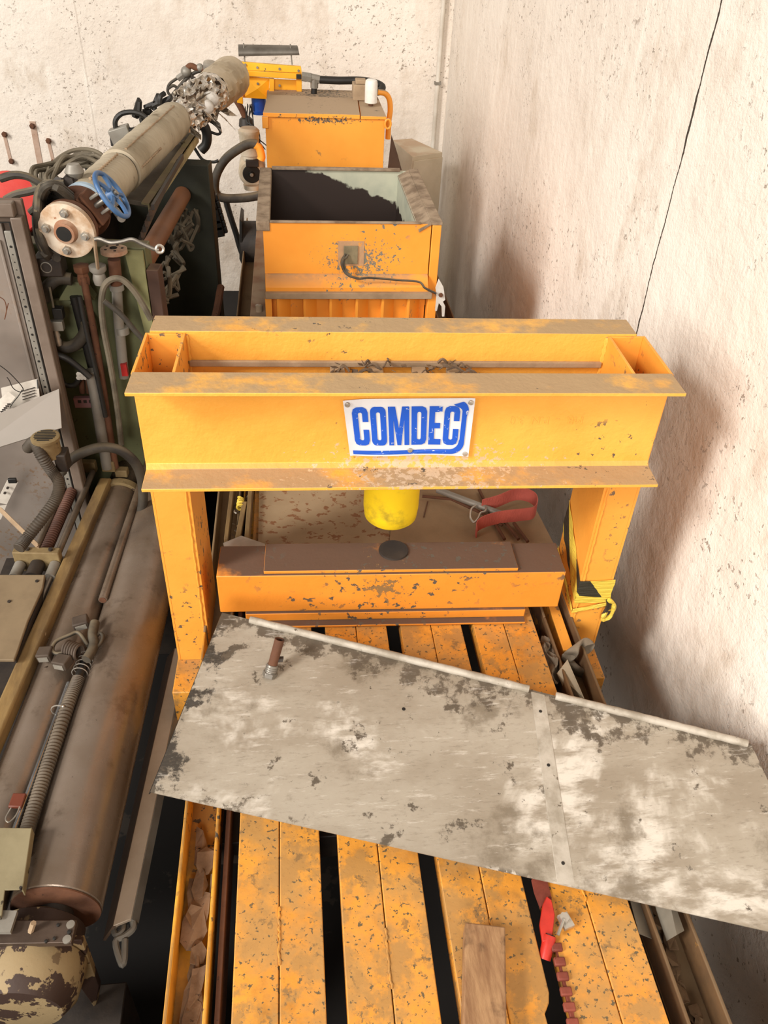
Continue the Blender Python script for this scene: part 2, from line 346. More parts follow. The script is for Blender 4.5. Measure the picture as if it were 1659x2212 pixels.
# embossed rolling mark, upside down on the web
def text_mesh(txt,size,M4,ext,mat,name,parent,bold=0,label=None):
    cu=bpy.data.curves.new('t','FONT'); cu.body=txt; cu.size=size; cu.extrude=ext; cu.offset=bold; cu.align_x='CENTER'; cu.align_y='CENTER'
    o=bpy.data.objects.new('t',cu); col.objects.link(o); dg=bpy.context.evaluated_depsgraph_get(); me=bpy.data.meshes.new_from_object(o.evaluated_get(dg)); bpy.data.objects.remove(o)
    mb=MB(); mb.v=[M4@v.co for v in me.vertices]; mb.f=[tuple(p.vertices) for p in me.polygons]; mb.mi=[0]*len(mb.f)
    return B(name,mb,mat,parent,smooth=0,label=label)
tm=PM@Matrix.Translation((.385,.0965,1.862))@Matrix.Rotation(math.pi/2,4,'X')@Matrix.Rotation(math.pi,4,'Z')
text_mesh('MR  -  P.N  3.0',.034,tm,.0007,M['press'],'embossed_mark',front)
# ---------------------------------------------------------------- the sign
ps=[at(741,868,y=1.835),at(1029,867,y=1.822),at(1011,985,y=1.842),at(756,983,y=1.852)]
inv=PM.inverted(); L=[inv@q for q in ps]
S0=(L[3]+L[2])/2; ux=(L[2]-L[3]).normalized(); uz=V((0,0,1)); 
SW=(L[2]-L[3]).length; SH=((L[0]-L[3]).length+(L[1]-L[2]).length)/2
def signpt(u,v,o=0):
    "u,v in 0..1 over the sign; slight buckle"
    a=L[3].lerp(L[2],u); b=L[0].lerp(L[1],u); q=a.lerp(b,v)
    y=.0955-.0025-.007*math.exp(-((u-.0)**2)/.01)*v -.004*math.sin(u*7)*(1-v)-.003*v-o
    if u<.02 or u>.98: y-=.002
    return PM@V((q.x,y,q.z))
mb=MB(); mb.sheet(lambda u,v:signpt(u,v),30,12,.0012)
sign=B('sign_plate',mb,plain('white_enamel_sign','#dfe1e4','#cfd1d6',.35,0,5,spots='#8c8d92',spotscale=60,spotlo=.72,bump=.05),press,label='white metal sign with blue lettering')
blue=NT('blue_sign_ink'); a=blue.mix(blue.ramp(blue.noise(70,5,.7,off=sd()),.63,.66),lin('#1e57c4'),lin('#b9c6dc')); blue=blue.out(a,.4)
# heavy condensed letters drawn as outlines on a 0..100 high grid
def rr(x0,y0,x1,y1,r,n=5):
    o=[]
    for cx,cy,a0 in ((x1-r,y1-r,0),(x0+r,y1-r,90),(x0+r,y0+r,180),(x1-r,y0+r,270)):
        for k in range(n+1): a=math.radians(a0+90*k/n); o.append((cx+r*math.cos(a),cy+r*math.sin(a)))
    return o
def letter(ch):
    W=46; s=17
    if ch=='O': return [rr(0,0,W,100,14),rr(s,14,W-s,86,5)],W
    if ch=='C':
        o=[(W,62),(W,86),(W-4,95),(W-14,100),(14,100),(4,96),(0,86),(0,14),(4,4),(14,0),(W-14,0),(W-4,4),(W,14),(W,42),(W-s,42),(W-s,17),(W-s-3,14),(s+3,14),(s,17),(s,83),(s+3,86),(W-s-3,86),(W-s,83),(W-s,62)]; return [o],W
    if ch=='M': return [[(0,0),(15,0),(15,66),(25,0),(37,0),(47,66),(47,0),(62,0),(62,100),(41,100),(31,44),(21,100),(0,100)]],62
    if ch=='D': return [[(0,0),(W-14,0),(W-4,4),(W,14),(W,86),(W-4,96),(W-14,100),(0,100)],rr(s,14,W-s,86,5)],W
    if ch=='E': return [[(0,0),(38,0),(38,15),(s,15),(s,43),(34,43),(34,57),(s,57),(s,85),(38,85),(38,100),(0,100)]],38
polys=[]; X=0
for ch in 'COMDEC':
    ps_,w_=letter(ch); polys.append((ch,[[(x+X,y) for x,y in p] for p in ps_])); X+=w_+6.5
TW=X-6.5; u0,u1,v0,v1=.055,.895,.20,.875
def fill2d(polylist,mapf,subd=2):
    cu=bpy.data.curves.new('c','CURVE'); cu.dimensions='2D'; cu.fill_mode='FRONT'
    for p in polylist:
        sp=cu.splines.new('POLY'); sp.points.add(len(p)-1); sp.use_cyclic_u=True
        for i,(x,y) in enumerate(p): sp.points[i].co=(x,y,0,1)
    o=bpy.data.objects.new('c',cu); col.objects.link(o); dg=bpy.context.evaluated_depsgraph_get(); me=bpy.data.meshes.new_from_object(o.evaluated_get(dg)); bpy.data.objects.remove(o)
    import bmesh
    bm=bmesh.new(); bm.from_mesh(me); bmesh.ops.triangulate(bm,faces=bm.faces)
    for _ in range(subd): bmesh.ops.subdivide_edges(bm,edges=[e for e in bm.edges if e.calc_length()>6],cuts=1,use_grid_fill=True); bmesh.ops.triangulate(bm,faces=bm.faces)
    bmesh.ops.remove_doubles(bm,verts=bm.verts,dist=.001)
    mb=MB(); bm.verts.ensure_lookup_table(); mb.v=[mapf(v.co.x,v.co.y) for v in bm.verts]; mb.f=[tuple(v.index for v in f.verts) for f in bm.faces]; mb.mi=[0]*len(mb.f); bm.free(); return mb
for ch,pl in polys:
    mb=fill2d(pl,lambda x,y:signpt(u0+(u1-u0)*x/TW,v0+(v1-v0)*y/100,.0022))
    B('letter',mb,blue,sign,smooth=0,label='blue letter '+ch)
# the swoosh: bar under the word turning up round its end
sw=[(4,5),(82,5)]; 
def arc(cx,cy,rx,ry,a0,a1,n=12): return [(cx+rx*math.cos(math.radians(a0+(a1-a0)*k/n)),cy+ry*math.sin(math.radians(a0+(a1-a0)*k/n))) for k in range(n+1)]
outer=[(3,3.5),(50,3.5)]+arc(84,24,11,20.5,-90,0)+[(95,70)]+arc(87,80,9,17,0,60)
inner=[(84,90)]+arc(86,78,5.2,8,70,0)[::1]+[(91,30)]+arc(83,27,7.5,15,0,-90)+[(50,10.5),(3,10.5)]
B('swoosh',fill2d([outer+inner],lambda x,y:signpt(x/100,y/100,.0022)),blue,sign,smooth=0,label='blue curved line under the word')
for (u,v) in ((.03,.93),(.97,.93),(.505,.10),(.97,.05)):
    mb=MB(); q=signpt(u,v,.002); mb.lathe(q,(0,-1,0),[(0,.0075),(.0025,.0065),(.004,.003)],16); B('rivet',mb,M['bright'],sign)
# ---------------------------------------------------------------- support beam between the legs
sb=empty('support_beam',(.29,1.93,1.10),'low orange box beam with a dark dirty top lying between the press legs','beam')
YM=Matrix.Translation((.29,1.852,0))@Matrix.Rotation(math.radians(-1.9),4,'Z')
mb=MB(YM); mb.box(-.55,.55,0,.145,1.145,1.300); B('beam_body',mb,M['bedbeam'],sb,bev=.003)
mb=MB(YM); mb.box(-.405,.395,.008,.14,1.3,1.312); B('top_plate',mb,M['bedbeam'],sb,bev=.002)
mb=MB(YM); mb.box(-.47,.44,-.034,.18,1.103,1.112); mb.box(-.47,.44,-.010,.155,1.112,1.145); B('base_flange',mb,M['bedbeam'],sb,bev=.003)
q=YM.inverted()@at(850,1190,z=1.312)
mb=MB(YM); mb.lathe((q.x,q.y,1.312),(0,0,1),[(0,.048),(.006,.047),(.008,.040),(.006,.034)],32); B('pressing_disc',mb,M['darksteel'],sb)
# ---------------------------------------------------------------- slatted bed
bed=empty('slatted_bed',(.295,2.5,0),'long orange steel bed of broad slats with dark gaps, under the press and bin','bed')
BY0,BY1=.15,5.9
for i,(a,b) in enumerate(((-.172,.028),(.073,.271),(.317,.516),(.556,.760))):
    mb=MB(); c=(a+b)/2
    for (p,q) in ((a,c-.0012),(c+.0012,b)):
        if i==2 and q>c:   # torn notch in this slat's edge
            mb.prism([(p,BY0,1.10),(q-.0,BY0,1.10),(q-.0,.60,1.10),(q-.018,.615,1.10),(q-.020,.66,1.10),(q-.006,.68,1.10),(q,.70,1.10),(q,BY1,1.10),(p,BY1,1.10)],(0,0,-.01))
        else: mb.box(p,q,BY0,BY1,1.09,1.10)
        mb.box(p,p+.006,BY0,BY1,1.045,1.0899); mb.box(q-.006,q,BY0,.58 if i==2 and q>c else BY1,1.045,1.0899)
    pl=B('slat',mb,M['deck'],bed,bev=.0025)
    r3=random.Random(i)
    for y0 in (.35,.85,1.35,2.3,3.2):
        y0+=r3.uniform(-.12,.12); n=18; mb=MB(); mb.tube([(c+r3.uniform(-.002,.002),y0+.13*k/n,1.1005) for k in range(n+1)],.003,6,rf=lambda t,i:.8+.35*(i%2)); B('weld_bead',mb,M['deck'],pl)
for k in range(7):
    mb=MB(); y=.25+k*.92; mb.box(-.30,.90,y,y+.10,.88,.984); B('cross_beam',mb,M['darksteel'],bed,bev=.003)
for (a,b) in ((-.318,-.226),(.806,.906)):
    tr_=plain('dusty_trough','#8a7353','#6c563c',.85,0,7,spots='#b8863a',spotscale=14,spotlo=.66,dust='#80694c')
    for ya,yb,mm in ((BY0,1.849,None),(1.851,BY1,tr_)):
     mb=MB(); t=.009; mb.box(a,b,ya,yb,.985,.994); mb.box(a,a+t,ya,yb,.994,1.082); mb.box(b-t,b,ya,yb,.994,1.082)
     B('side_trough',mb,mm or M['trough'] if a<0 else plain('brown_trough','#6f5234','#54402c',.8,0,7,spots='#b07c34',spotscale=12,spotlo=.64,dust='#6d583f'),bed,bev=.003)
mb=MB(); mb.box(-.212,-.200,BY0,BY1,.93,1.06); B('inner_rail',mb,M['rust'],bed,bev=.002)
for x in (-.27,.85):
    for y in (.45,3.2,5.7):
        mb=MB(); mb.box(x-.05,x+.05,y,y+.1,0,.985); B('post',mb,M['deck'],bed,bev=.003)
# ---------------------------------------------------------------- open bin
binr=empty('steel_bin',(.27,3.9,1.10),'open orange steel bin with a dark oil-stained inside, on the bed behind the press','bin')
x0,x1=-.122,.652; y0,y1=3.5,4.32; zt=1.842; zb=1.47
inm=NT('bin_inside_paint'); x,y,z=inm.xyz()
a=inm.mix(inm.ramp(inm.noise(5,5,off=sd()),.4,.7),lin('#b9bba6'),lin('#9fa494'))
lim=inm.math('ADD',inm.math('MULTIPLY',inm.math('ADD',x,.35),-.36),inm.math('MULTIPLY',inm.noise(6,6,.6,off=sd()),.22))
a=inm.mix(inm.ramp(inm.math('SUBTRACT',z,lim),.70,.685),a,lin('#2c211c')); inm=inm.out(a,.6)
rimm=plain('crusted_rim','#9c8973','#6e5c4a',.9,0,14,spots='#c9c1b2',spotscale=25,spotlo=.68,bump=.4)
mb=MB(); t=.008
mb.box(x0,x1-.045,y0,y0+t,zb,zt); B('front_panel',mb,M['bin'],binr)
mb=MB(); mb.box(x0,x1-.02,y1-t,y1,1.12,zt); B('back_panel',mb,inm,binr)
mb=MB(); mb.box(x0,x0+t,y0+t,y1-t,1.12,zt); B('left_panel',mb,inm,binr)
mb=MB(); mb.box(x1-.10,x1-.092,y0+t,y1-t,1.12,zt-.02); B('right_panel',mb,inm,binr)
mb=MB(); mb.box(x1-.04,x1,y0-.004,y1,1.12,zt-.003); B('side_column',mb,M['bin'],binr,bev=.003)
mb=MB(); mb.box(x0+.01,x1-.10,y0+.01,y1-.01,1.12,1.13); B('bottom_panel',mb,M['darksteel'],binr)
mb=MB(); mb.box(x0-.028,x0+.030,y0-.006,y1,zt-.035,zt+.006); B('rim',mb,rimm,binr,bev=.004,label='thick crusted left rim')
mb=MB(); mb.box(x0+.031,x1-.09,y0-.006,y0+.012,zt+.0005,zt+.008); B('rim',mb,rimm,binr,bev=.002); mb=MB(); mb.box(x0+.031,x1-.09,y1-.022,y1+.008,zt+.0005,zt+.012); B('rim',mb,rimm,binr,bev=.002)
mb=MB(); mb.prism([(x1-.098,y0-.006,zt-.035),(x1-.045,y0-.006,zt-.002),(x1-.045,y0-.006,zt+.008),(x1-.102,y0-.006,zt-.022)],(0,y1-y0,0)); B('rim_slope',mb,rimm,binr,bev=.002); mb=MB(); mb.box(x1-.045,x1+.004,y0-.006,y1+.006,zt-.002,zt+.009); B('rim',mb,rimm,binr,bev=.002)
# ledges below the panel
mb=MB(); mb.prism([(x0,y0,1.62),(x0,y0-.012,1.615),(x0,y0-.05,1.575),(x0,y0-.05,1.552),(x0,y0,1.552)],(x1-.045-x0,0,0)); B('ledge',mb,M['bin'],binr,bev=.002)
mb=MB(); mb.box(x0-.002,x1-.03,y0-.075,y0-.0505,1.53,1.557); mb.box(x0-.002,x1-.03,y0-.0505,y0-.001,1.53,1.5515); B('channel_edge',mb,M['dusty'],binr,bev=.002)
mb=MB(); mb.box(x0,x1-.05,y0-.008,y0,1.12,1.529); B('lower_panel',mb,M['bin'],binr)
for k in range(6):
    xx=x0+.045+k*.118; mb=MB(); mb.prism([(xx,y0-.0085,1.12),(xx+.002,y0-.06,1.12),(xx+.012,y0-.06,1.12),(xx+.064,y0-.0085,1.12)],(0,0,.405)); B('stiffener',mb,M['bin'],binr,bev=.001)
mb=MB(); mb.box(x0-.004,x0+.025,y0-.06,y0-.0085,1.12,1.529); B('corner_post',mb,M['bin'],binr,bev=.002)
mb=MB(); mb.box(x1-.045,x1-.004,y0-.06,y0-.0085,1.12,1.529); B('corner_post',mb,M['bin'],binr,bev=.002)
q=at(757,545,y=y0); mb=MB(); mb.box(q.x-.055,q.x+.06,y0-.002,y0-.0002,q.z-.06,q.z+.05); pt=B('bare_patch',mb,plain('pinkish_primer','#b9926c','#a27f63',.8,0,18,spots='#d89242',spotlo=.6),binr)
mb=MB(); mb.box(q.x-.03,q.x+.032,y0-.008,y0-.0022,q.z-.05,q.z+.03); B('junction_plate',mb,plain('khaki_plate','#8f8468','#6f6650',.6,.2,12),pt,bev=.001)
cables=empty('cable_bundle',at(752,550,y=y0-.02),'thin grey cables hanging from the patch on the front of the orange bin','cable')
for k in range(5):
    dx=RND.uniform(-4,4)
    pts=[at(750+dx,548+k*2,y=y0-.012),at(741+dx,565,y=y0-.035-.004*k),at(746+dx,585,y=y0-.05),at(758+dx*.7,597,y=y0-.062),at(775,601+k*.4,y=y0-.066)]
    mb=MB(); mb.tube(pts,.0042,6,n=6); B('cable',mb,M['cable'] if k%2 else M['hose'],cables)
mb=MB(); mb.tube([at(775,602,y=y0-.066),at(800,600,y=y0-.062),at(860,605,y=y0-.06),at(905,609,y=y0-.062),at(918,622,y=y0-.085),at(942,634,y=y0-.08)],.005,6,n=6); B('cable',mb,M['hose'],cables)
q=at(945,640,y=3.42); mb=MB()
poly=[(948,603),(958,620),(962,648),(957,652),(962,662),(960,684),(955,684),(954,662),(948,655),(944,672),(940,672),(943,640),(941,622)]
pp=[at(a,b,y=3.43) for a,b in poly]; mb.prism(pp,(0,.008,0)); cl=B('clamp_lever',mb,plain('white_enamel','#d8d6d0','#bab4aa',.4),None,label='white two-legged lever hanging on the right side of the bin',cat='lever',bev=.001)
mb=MB(); q=at(952,637,y=3.43); mb.lathe(q,(0,-1,0),[(0,.010),(.008,.009)],12); B('pivot',mb,M['rust'],cl)
# ---------------------------------------------------------------- rear tank
TY=4.85
a=at(572,242,y=TY); b=at(832,252,y=TY); tz=(a.z+b.z)/2; tx0,tx1=a.x,b.x
tank=empty('oil_tank',((tx0+tx1)/2,TY+.4,1.10),'closed orange steel tank with a dusty lid, standing behind the open bin','tank')
mb=MB(); mb.box(tx0,tx1,TY,TY+.78,1.10,tz-.02); B('tank_body',mb,M['tank'],tank,bev=.003)
bl=at(588,206,z=tz); br=at(772,214,z=tz)
mb=MB(); e=.012
mb.prism([(tx0-.01,TY-e,tz-.018),(tx0+.52,TY-e,tz-.018),(br.x,br.y,tz-.018),(tx0-.01+.02,bl.y,tz-.018)],(0,0,.022)); B('lid',mb,M['tank'],tank,bev=.002)
mb=MB(); mb.prism([(tx0+.525,TY-e,tz-.018),(tx1+.006,TY-e,tz-.018),(tx1+.006,TY+.79,tz-.018),(br.x+.006,br.y,tz-.018)],(0,0,.016)); B('cover_plate',mb,M['tank'],tank,bev=.002)
q=at(801,223,y=TY+.25); mb=MB(); mb.lathe((q.x,q.y,q.z),(0,0,1),[(0,.030),(.004,.036),(.10,.036),(.118,.033),(.125,.022)],28); B('filter_canister',mb,plain('white_filter_paint','#e9e6e0','#cfcac0',.4),tank,label='white filter canister')
mb=MB(); mb.cyl((q.x,q.y,tz),(q.x,q.y,q.z),.014); B('filter_stem',mb,M['rust'],tank)
q=at(782,205,y=TY+.42); mb=MB(); mb.box(q.x-.055,q.x+.05,q.y-.05,q.y+.08,tz,q.z+.06); mb.box(q.x-.04,q.x+.02,q.y-.03,q.y+.04,q.z+.06,q.z+.085); B('valve_block',mb,M['dusty'],tank,bev=.005)
q=at(838,268,y=TY-.01); mb=MB(); mb.tube([(q.x+.016*math.cos(t_*math.pi/10),q.y,q.z+.024*math.sin(t_*math.pi/10)) for t_ in range(20)],.006,8,closed=True); B('lifting_eye',mb,M['tank'],tank)
q=at(572,264,y=TY-.01); mb=MB(); mb.box(q.x-.014,q.x+.02,q.y-.01,q.y+.01,q.z-.03,q.z+.03); B('latch',mb,M['tank'],tank,bev=.003)
mb=MB(); mb.prism([at(846,292,y=5.0),at(858,330,y=5.0),at(868,368,y=5.0),at(838,366,y=5.0)],(0,.01,0)); B('brown_flap',mb,plain('brown_sheet','#5d4a3c','#4b3b30',.7),tank)
# hoses and pipe on the tank
fit=empty('black_hydraulic_hose',at(700,172,y=5.5),'thick black hose with steel elbow running from the yellow frame to the tank filter','hose')
mb=MB(); mb.tube([at(690,172,y=5.5),at(730,174,y=5.5),at(775,174,y=5.5),at(805,178,y=5.45),at(825,187,y=5.4),at(820,197,y=5.35),at(806,199,y=5.3)],.022,12,n=8); B('hose',mb,M['black'],fit)
mb=MB(); mb.tube([at(652,165,y=5.5),at(672,168,y=5.5)],.028,6); mb.tube([at(672,168,y=5.5),at(690,172,y=5.5)],.024,8); mb.tube([at(679,168,y=5.5),at(679,190,y=5.5)],.024,8); mb.cyl(at(664,160,y=5.5),at(664,176,y=5.5),.022,6); B('elbow_fitting',mb,M['galv'],fit)
mb=MB(); mb.tube([at(679,188,y=5.5),at(678,200,y=5.5),at(678,212,y=5.5)],.019,10); B('hose',mb,M['black'],fit)
mb=MB(); mb.tube([at(817,199,y=5.2),at(832,202,y=5.2),at(841,215,y=5.2),at(843,238,y=5.2),at(840,262,y=5.2),at(838,300,y=5.2)],.016,12,n=8)
B('curved_pipe',mb,M['tank'],None,label='orange curved pipe dropping down behind the right corner of the tank',cat='pipe')
# ---------------------------------------------------------------- yellow hopper housing and the vane above it
HY=5.55
hop=empty('yellow_housing',at(580,225,y=HY),'bright yellow angular steel housing against the far wall, above and left of the tank','housing')
def quad(mb,pts,y,th=.01): mb.prism([at(a,b,y=y) for a,b in pts],(0,th,0))
mb=MB(); quad(mb,[(508,133),(650,144),(652,158),(508,150)],HY,.03); B('top_rail',mb,M['hopper'],hop,bev=.002)
mb=MB(); quad(mb,[(507,151),(652,160),(652,172),(507,163)],HY-.02,.05); B('square_rail',mb,M['hopper'],hop,bev=.003)
for a,b in ((507,151),(640,160)):
    mb=MB(); quad(mb,[(a,b),(a+11,b+.5),(a+11,b+11),(a,b+10.5)],HY-.0225,.002); B('tube_opening',mb,M['black'],hop)
mb=MB(); quad(mb,[(509,163),(522,164),(525,225),(512,222)],HY,.03); B('bracket_leg',mb,M['hopper'],hop,bev=.002)
mb=MB(); quad(mb,[(640,172),(652,173),(652,206),(641,206)],HY,.03); B('bracket_leg',mb,M['hopper'],hop,bev=.002)
mb=MB(); A=[at(523,164,y=HY+.02),at(582,170,y=HY+.02),at(580,214,y=HY+.02),at(525,211,y=HY+.02)]; mid=at(556,192,y=HY-.01)
mb.add([A[0],A[1],A[2],A[3],mid]+[p+V((0,.02,0)) for p in A],[(0,1,4),(1,2,4),(2,3,4),(3,0,4),(5,8,7,6),(0,3,8,5),(1,0,5,6),(2,1,6,7),(3,2,7,8)]); B('folded_panel',mb,M['hopper'],hop,smooth=10)
mb=MB(); quad(mb,[(582,170),(592,171),(592,214),(581,214)],HY-.01,.03); quad(mb,[(592,171),(641,173),(641,212),(592,214)],HY+.04,.01); B('rear_panel',mb,M['hopper'],hop,bev=.001)
for a,b in ((530,140),(556,146),(604,149),(645,153),(557,181),(604,185),(514,172),(515,203)):
    mb=MB(); mb.lathe(at(a,b,y=HY-.002),(0,-1,0),[(0,.008),(.006,.006)],8); B('bolt',mb,M['galv'],hop)
van=empty('metal_vane',at(580,112,y=HY),'curved grey metal strip held on two thin rods above the yellow housing','metal strip')
mb=MB()
def vf(u,v):
    p=at(515,97,y=HY+.05).lerp(at(642,99,y=HY+.05),u); ang=v*1.9
    return p+V((u*v*.012,-.055*math.sin(ang)*1.0,-.030*(1-math.cos(ang))-.012*(1-u)*v))
mb.sheet(vf,12,8,.003); B('strip',mb,plain('grey_strip','#6d6860','#575149',.5,.4),van)
for a,b,c,d in ((526,93,529,136),(627,95,631,140)):
    mb=MB(); mb.cyl(at(a,b,y=HY+.012),at(c,d,y=HY+.012),.004,8); B('rod',mb,M['galv'],van)
# blue canister hanging under the housing
mb=MB(); q=at(560,238,y=5.65); mb.lathe((q.x,q.y,q.z-.02),(0,0,1),[(0,.05),(.015,.054),(.02,.046),(.14,.046),(.15,.03)],24)
B('blue_canister',mb,plain('blue_plastic','#1f4fa8','#173f8c',.35),None,label='blue plastic canister beneath the yellow housing, left of the tank',cat='canister')
# ---------------------------------------------------------------- beige cabinet in the corner
cz=at(955,330,y=6.25).z; T=[at(848,302,z=cz),at(890,299,z=cz),at(956,329,z=cz),at(891,338,z=cz)]
cab=empty('beige_cabinet',(T[3].x,T[3].y+.2,0),'beige sheet-metal cabinet standing askew in the far right corner','cabinet')
cabm=plain('beige_cabinet_paint','#cfc4ad','#c0b49b',.6,0,4,dust='#b89f84',bump=.08)
mb=MB(); mb.prism([V((p.x,p.y,.0)) for p in (T[0],T[3],T[2],T[1])],(0,0,cz)); B('cabinet_body',mb,cabm,cab,bev=.004)
d=(T[2]-T[3]).normalized(); nrm=V((d.y,-d.x,0)); mb=MB(); w_=(T[2]-T[3]).length
mb.obox(T[3]+d*(w_*.5)+nrm*.008+V((0,0,-cz*.5+.05)),d,nrm,(0,0,1),w_-.01,.014,cz-.16); dr=B('door',mb,cabm,cab,bev=.003)
mb=MB(); mb.obox(T[3]+d*(w_*.9)+nrm*.024+V((0,0,-.62)),d,nrm,(0,0,1),.05,.03,.03); B('latch',mb,M['rust'],dr)
# ---------------------------------------------------------------- motor, loop hose, reel between the machines
MYY=5.5
mot=empty('electric_motor',at(545,400,y=MYY),'beige electric motor with a round dark fan grille, left of the tank','motor')
beige=plain('beige_motor_paint','#c9bda8','#a6977f',.6,0,9,dust='#bca88e')
q=at(544,374,y=MYY); mb=MB(); mb.lathe(q+V((0,.0,0)),(0,1,.1),[(-.02,.055),(-.015,.075),(.0,.085),(.16,.085),(.2,.06)],28); B('motor_body',mb,beige,mot)
mb=MB(); mb.lathe(q+V((0,-.021,0)),(0,-1,-.1),[(0,.058),(.006,.055),(.007,.02),(.014,.016)],28); B('fan_grille',mb,M['black'],mot)
mb=MB(); mb.lathe(q+V((0,-.036,-.002)),(0,-1,-.1),[(0,.012),(.004,.01)],16); B('hub_cap',mb,M['bright'],mot)
q=at(541,345,y=MYY); mb=MB(); mb.lathe(q,(0,0,1),[(0,.05),(.03,.05),(.032,.06),(.15,.062),(.155,.066),(.175,.066),(.19,.05)],28); B('upper_housing',mb,beige,mot)
mb=MB(); mb.lathe(at(546,408,y=MYY),(0,0,1),[(0,.055),(.03,.06)],20); B('base_ring',mb,beige,mot)
mb=MB(); q=at(545,352,y=MYY-.05); mb.box(q.x-.04,q.x+.04,q.y-.02,q.y+.02,q.z-.02,q.z+.02); B('terminal_box',mb,M['darksteel'],mot,bev=.003)
mb=MB(); mb.tube([at(a,b,y=5.3) for a,b in ((556,312),(538,311),(515,322),(488,343),(470,372),(464,400),(468,420),(485,428),(520,428),(552,424),(566,420))],.027,12,n=8)
B('loop_hose',mb,M['hose'],None,label='thick dusty black hose looping in a wide curve left of the motor',cat='hose')
mb=MB(); mb.tube([at(a,b,y=5.28) for a,b in ((552,313),(560,320),(565,338),(563,345))],.024,10,n=6); B('pipe_elbow',mb,M['tank'],None,label='small orange elbow joining the loop hose to the motor',cat='pipe')
mb=MB(); mb.tube([at(a,b,y=5.6) for a,b in ((487,430),(497,465),(510,505),(522,545),(540,575))],.02,8,n=5); B('black_strap',mb,M['black'],None,label='black strap slanting down from the loop hose to the reel',cat='strap')
reel=empty('cable_reel',at(548,560,y=5.2),'black square-flanged reel standing left of the bin, nearly in silhouette','reel')
for a,b in ((517,524),(556,562)):
    mb=MB(); quad(mb,[(a,474),(b,480),(b,575),(a,560)],5.25,.25); B('flange',mb,M['black'],reel,bev=.004)
mb=MB(); mb.cyl(at(522,525,y=5.38),at(560,525,y=5.38),.14,24); B('drum',mb,M['darksteel'],reel)
hc=MB()
for pts in (((523,470),(527,500),(531,530)),((540,440),(550,460),(556,480)),):
    hc.tube([at(a,b,y=5.5) for a,b in pts],.012,6,n=4)
# hanging pump and pipe beside the blue canister
pm_=empty('hanging_valve',at(532,300,y=5.7),'rusty dark valve on a slanting pipe hanging beside the blue canister','valve')
mb=MB(); mb.tube([at(505,208,y=5.7),at(520,232,y=5.7),at(532,258,y=5.7)],.02,10,n=4); B('pipe',mb,M['rust'],pm_)
mb=MB(); mb.lathe(at(533,280,y=5.7),(0,.2,1),[(-.08,.02),(-.06,.045),(-.01,.05),(.0,.03),(.02,.05),(.06,.045),(.08,.02)],16); B('valve_body',mb,M['darksteel'],pm_)
mb=MB(); mb.tube([at(534,280,y=5.7),at(535,300,y=5.7),at(537,322,y=5.7)],.016,8); B('stem',mb,M['darksteel'],pm_)
wires=MB(); r5=random.Random(9)
for k in range(7):
    a=r5.uniform(528,545); wires.tube([at(a,228+r5.uniform(-5,8),y=5.6),at(a+r5.uniform(-6,10),262,y=5.6),at(a+r5.uniform(5,25),290+r5.uniform(-8,8),y=5.55),at(a+r5.uniform(18,34),318+r5.uniform(-8,14),y=5.5)],.0035,5,n=6)
B('loose_wires',wires,M['black'],None,label='tangle of thin black wires hanging under the yellow housing',cat='wires',kind='stuff')
# beam beside the bin
A=at(585,480,z=1.30); Bq=at(547,692,z=1.30)
mb=MB(); mb.box(-.215,-.135,3.05,5.2,1.10,1.30); B('side_beam',mb,plain('dusty_red_primer','#a0785c','#86604a',.85,0,5,dust='#a98f74'),None,label='dusty reddish steel beam lying along the left side of the bin',cat='beam',bev=.004)
mb=MB(); q=at(560,640,y=3.2); mb.lathe(at(560,672,z=1.30),(0,0,1),[(-.0,.018),(.03,.018),(.032,.014)],16); B('glass_jar',mb,plain('dull_glass','#b7a48c','#a08a72',.2),None,label='small pale jar lid at the near end of the beam beside the bin',cat='jar')
# ---------------------------------------------------------------- green machine on the left
gy=-math.atan2(.099,.995)
GO=at(200,450,z=2.07)
GM=Matrix.Translation((GO.x,GO.y,0))@Matrix.Rotation(gy,4,'Z'); GI=GM.inverted()
green=plain('machine_green_paint','#66694a','#565a3e',.6,0,4,spots='#3c3527',spotscale=18,spotlo=.66,bump=.12,dust='#7d745c')
mach=empty('green_machine',GM@V((.0,.6,0)),'big dull green industrial machine with brown rollers standing left of the bin','machine')
mb=MB(GM); mb.box(-.30,.155,.02,.10,0,1.93); B('end_frame',mb,green,mach,bev=.004)
mb=MB(GM); mb.box(-.42,.175,1.22,1.32,0,1.90); B('end_frame',mb,plain('shaded_green_paint','#2f3024','#24251c',.7,0,4),mach,bev=.004)  # far frame's green darkened in the colour to stand for shade
mb=MB(GM); mb.box(-.42,-.30,.10,1.22,0,1.80); B('rear_housing',mb,M['darksteel'],mach,bev=.004)
mb=MB(GM); mb.prism([(.09,-.001,1.93),(.155,-.001,1.93),(.155,-.001,1.55),(.12,-.001,1.62)],(0,-.012,0)); B('gusset',mb,plain('pale_green','#86855c','#747450',.6),mach)
mb=MB(GM); mb.box(.157,.20,-.01,.06,.0,1.86); B('brown_post',mb,plain('brown_post_paint','#54392a','#443026',.7,dust='#6e5743'),mach,bev=.003)
brown=plain('brown_roller_rubber','#7c5236','#6a452e',.6,0,3,bump=.05)
A=at(300,582,y=GO.y+.20); C_=at(394,421,z=A.z)
mb=MB(); mb.cyl(A,C_,.040,32); rb=B('brown_roller',mb,brown,mach)
mb=MB(); dv=(C_-A).normalized(); mb.cyl(A-dv*.05,A-dv*.001,.025,14); mb.cyl(C_+dv*.001,C_+dv*.05,.025,14); B('shaft',mb,M['darksteel'],rb)
slat=plain('brown_slat','#4d3b2e','#3d2f25',.7)
